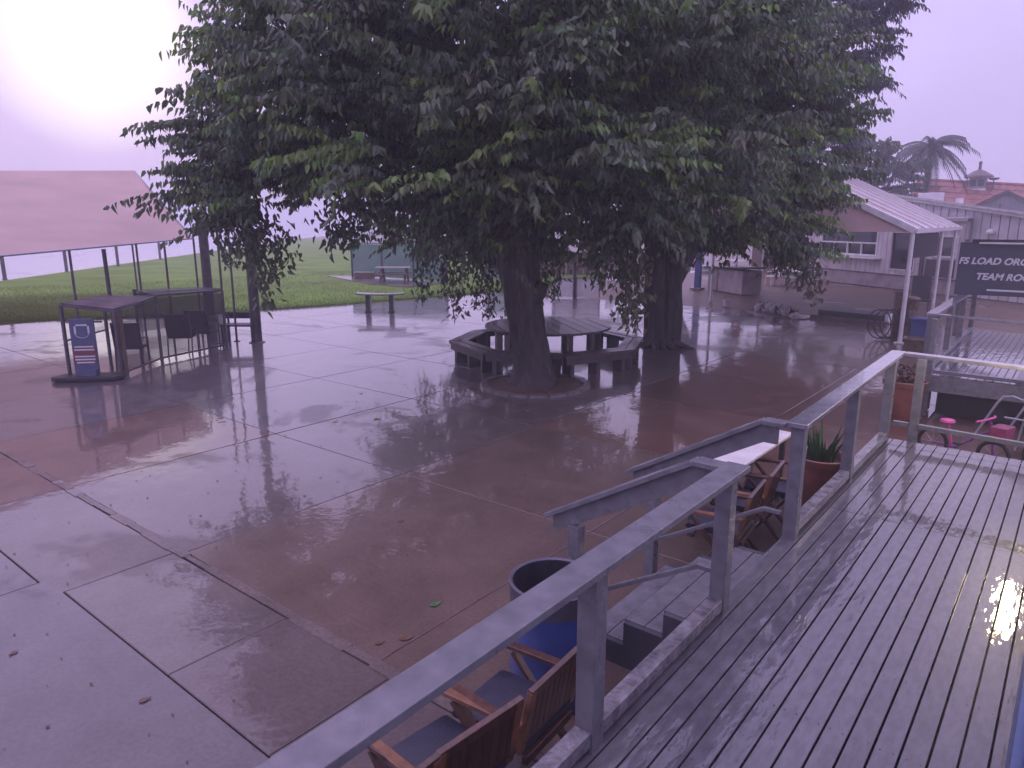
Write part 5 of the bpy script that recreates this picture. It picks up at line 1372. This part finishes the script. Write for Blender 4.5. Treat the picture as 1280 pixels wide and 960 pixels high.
for i, (x, y, w, lb) in enumerate(((-16.55, 24.05, .78, 'pale panel of the low barrier left of its dark post, behind the leaning trunk'), (-15.85, 24.75, .95, 'pale panel of the low barrier right of its dark post, behind the leaning trunk'))):
    t = thing('barrier_panel', lb, 'barrier', (x, y, 0), R(42), 'pale barrier panels')
    MB().box((0, 0, .42), (w, .04, .72)).build('panel', 'white', t)
    for s in (-1, 1): MB().box((s * w / 2, -.03, .45), (.06, .05, .9)).build('post', 'palewood', t)
    MB().box((0, -.03, .80), (w, .05, .06)).build('top_rail', 'palewood', t)
simple('dark_post', 'thin dark post standing between the two pale barrier panels', 'post', (-16.2, 24.3, 0), [('shaft', 'dark', MB().box((0, 0, .75), (.09, .09, 1.5))), ('cap', 'dark', MB().box((0, 0, 1.52), (.13, .13, .05)))], .7)
sgn = simple('green_sign', 'small green sign with a white stripe on a thin post between the mulberry trunks', 'sign', (-18.6, 32.0, 0), [('board', 'greensign', MB().box((0, 0, 2.1), (1.0, .04, .62))), ('stripe', 'white', MB().box((.05, -.026, 1.90), (.62, .012, .14))), ('post', 'steel', MB().box((.0, .06, 1.0), (.07, .07, 2.4)))], R(35))
# low brown cluttered stall behind the trees
stl = thing('brown_stall', 'low dark brown timber stall behind the barrier panels under the trees', 'stall', (-22.5, 35.5, 0), R(38))
for i in range(9): MB().box((-4.0 + i * 1.0, 0, .62), (.96, .06, 1.24)).build('front_board', 'brownwood', stl)
MB().box((0, .5, 1.28), (9.3, 1.3, .07)).build('counter_top', 'darkwood', stl)
for i in range(5): MB().box((-4.4 + 2.2 * i, .9, 1.35), (.1, .1, 2.7)).build('post', 'darkwood', stl)
MB().box((0, .4, 2.75), (9.6, 2.2, .12)).build('roof', 'red', stl)
simple('bucket', 'pale bucket on the wet ground right of the split trunk', 'bucket', (-10.2, 25.4, 0), [('body', 'whitemetal', MB().lathe([(0, .01), (.11, .01), (.15, .26), (.14, .26), (.1, .04)], (0, 0, 0), 14)), ('handle', 'steel', MB().tube([(.15, 0, .25), (.1, .1, .33), (-.1, .1, .33), (-.15, 0, .25)], .008, 5))])

# ------------------------------------------------------------------ litter on the wet slabs
lm = {}
for nm in ('yleaf', 'gleaf', 'bleaf'):
    mb = MB(); v = []
    for i, (x, w) in enumerate(((0, .0), (.02, .028), (.055, .036), (.09, .02), (.12, 0))):
        v += [(x - .06, -w, .006 + .012 * abs(w) * 20 * .5), (x - .06, 0, .004 + .004 * i), (x - .06, w, .006 + .01 * abs(w) * 20 * .5)]
    f = []
    for i in range(4): f += [(3 * i, 3 * i + 1, 3 * i + 4, 3 * i + 3), (3 * i + 1, 3 * i + 2, 3 * i + 5, 3 * i + 4)]
    me = mb.raw(v, f).mesh('leaf'); me.materials.append(M_[nm]); lm[nm] = me
LF = [(-8.37, 7.04, 'yleaf', 1.3, 'large yellow fallen leaf on the wet slabs, right one of the pair in mid plaza'), (-8.75, 6.55, 'yleaf', 1.1, 'smaller yellow fallen leaf, left one of the pair in mid plaza'),
      (-3.72, 3.66, 'gleaf', 1.25, 'fresh green fallen leaf on the wet slab beyond the blue barrel'), (-3.55, 3.18, 'bleaf', 1.2, 'dark curled leaf lying near the mortar strip by the railing'), (-3.66, 3.02, 'bleaf', .9, 'small brown leaf lying beside the mortar strip near the railing'),
      (-5.15, 4.6, 'bleaf', .8, 'brown leaf alone in the middle of the brown slab'), (-6.8, 8.9, 'yleaf', .8, 'yellow leaf on the slab in front of the leaning trunk'), (-4.35, 1.65, 'bleaf', .9, 'brown leaf beside the joint at the lower left of the near railing'),
      (-5.6, 1.3, 'bleaf', .8, 'small brown leaf on the big lavender slab at lower left'), (-9.9, 8.0, 'yleaf', .9, 'yellow leaf in the bright puddle left of the dark reflection')]
for x, y, k, s, lb in LF:
    ob = bpy.data.objects.new('fallen_leaf', lm[k]); COL.objects.link(ob); ob.location = (x, y, .003); s *= .72; ob.scale = (s, s, s); ob.rotation_euler = (0, 0, rnd.uniform(0, 6)); tag(ob, lb, 'leaf', 'fallen leaves on the plaza')
vs, fs = [], []
for i in range(1900):
    x, y = rnd.uniform(-14, -1.7), rnd.uniform(.5, 17)
    if i > 1500:
        hx, hy = ((-19.6, 5.5), (-17.7, 6.1), (-17.2, 5.0), (-20.8, 6.6), (-18.6, 4.6))[i % 5]; x, y = hx + rnd.gauss(0, .28), hy + rnd.gauss(0, .28)
    elif rnd.random() > .5: x, y = -9.5 + rnd.gauss(0, 2.6), 11.5 + rnd.gauss(0, 3)
    if x < -26 or x > -1.7: continue
    a = rnd.uniform(0, 6.28); s = rnd.uniform(.006, .022); k = len(vs)
    for q in range(4):
        r_ = s * rnd.uniform(.5, 1.4); vs.append((x + r_ * math.cos(a + q * 1.57), y + r_ * math.sin(a + q * 1.57) * .6, .004 + rnd.uniform(0, .008)))
    fs.append((k, k + 1, k + 2, k + 3))
me = bpy.data.meshes.new('leaf_litter'); me.from_pydata(vs, [], fs); me.materials.append(M_['bleaf'])
o = bpy.data.objects.new('leaf_litter', me); COL.objects.link(o); o['kind'] = 'stuff'; tag(o, 'scattered bits of brown leaf litter over the wet plaza', 'leaf litter')

# ------------------------------------------------------------------ damp morning air
HAZE = 0.0036
hm = bpy.data.materials.new('damp_air'); hm.use_nodes = True
ht = hm.node_tree; ht.nodes.remove(ht.nodes['Principled BSDF'])
pvn = ht.nodes.new('ShaderNodeVolumePrincipled'); pvn.inputs['Color'].default_value = (.93, .94, 1.0, 1); pvn.inputs['Density'].default_value = HAZE
ht.links.new(pvn.outputs[0], ht.nodes['Material Output'].inputs['Volume'])
if HAZE:
    hz = MB().box((-450, 650, 6.5), (2140, 1740, 15.5)).build('haze', hm, kind='stuff')
    hz['label'] = 'thin damp grey morning haze over the whole place'; hz['category'] = 'haze'
S.cycles.volume_bounces = 1
S.cycles.max_bounces = 8
S.cycles.transparent_max_bounces = 12
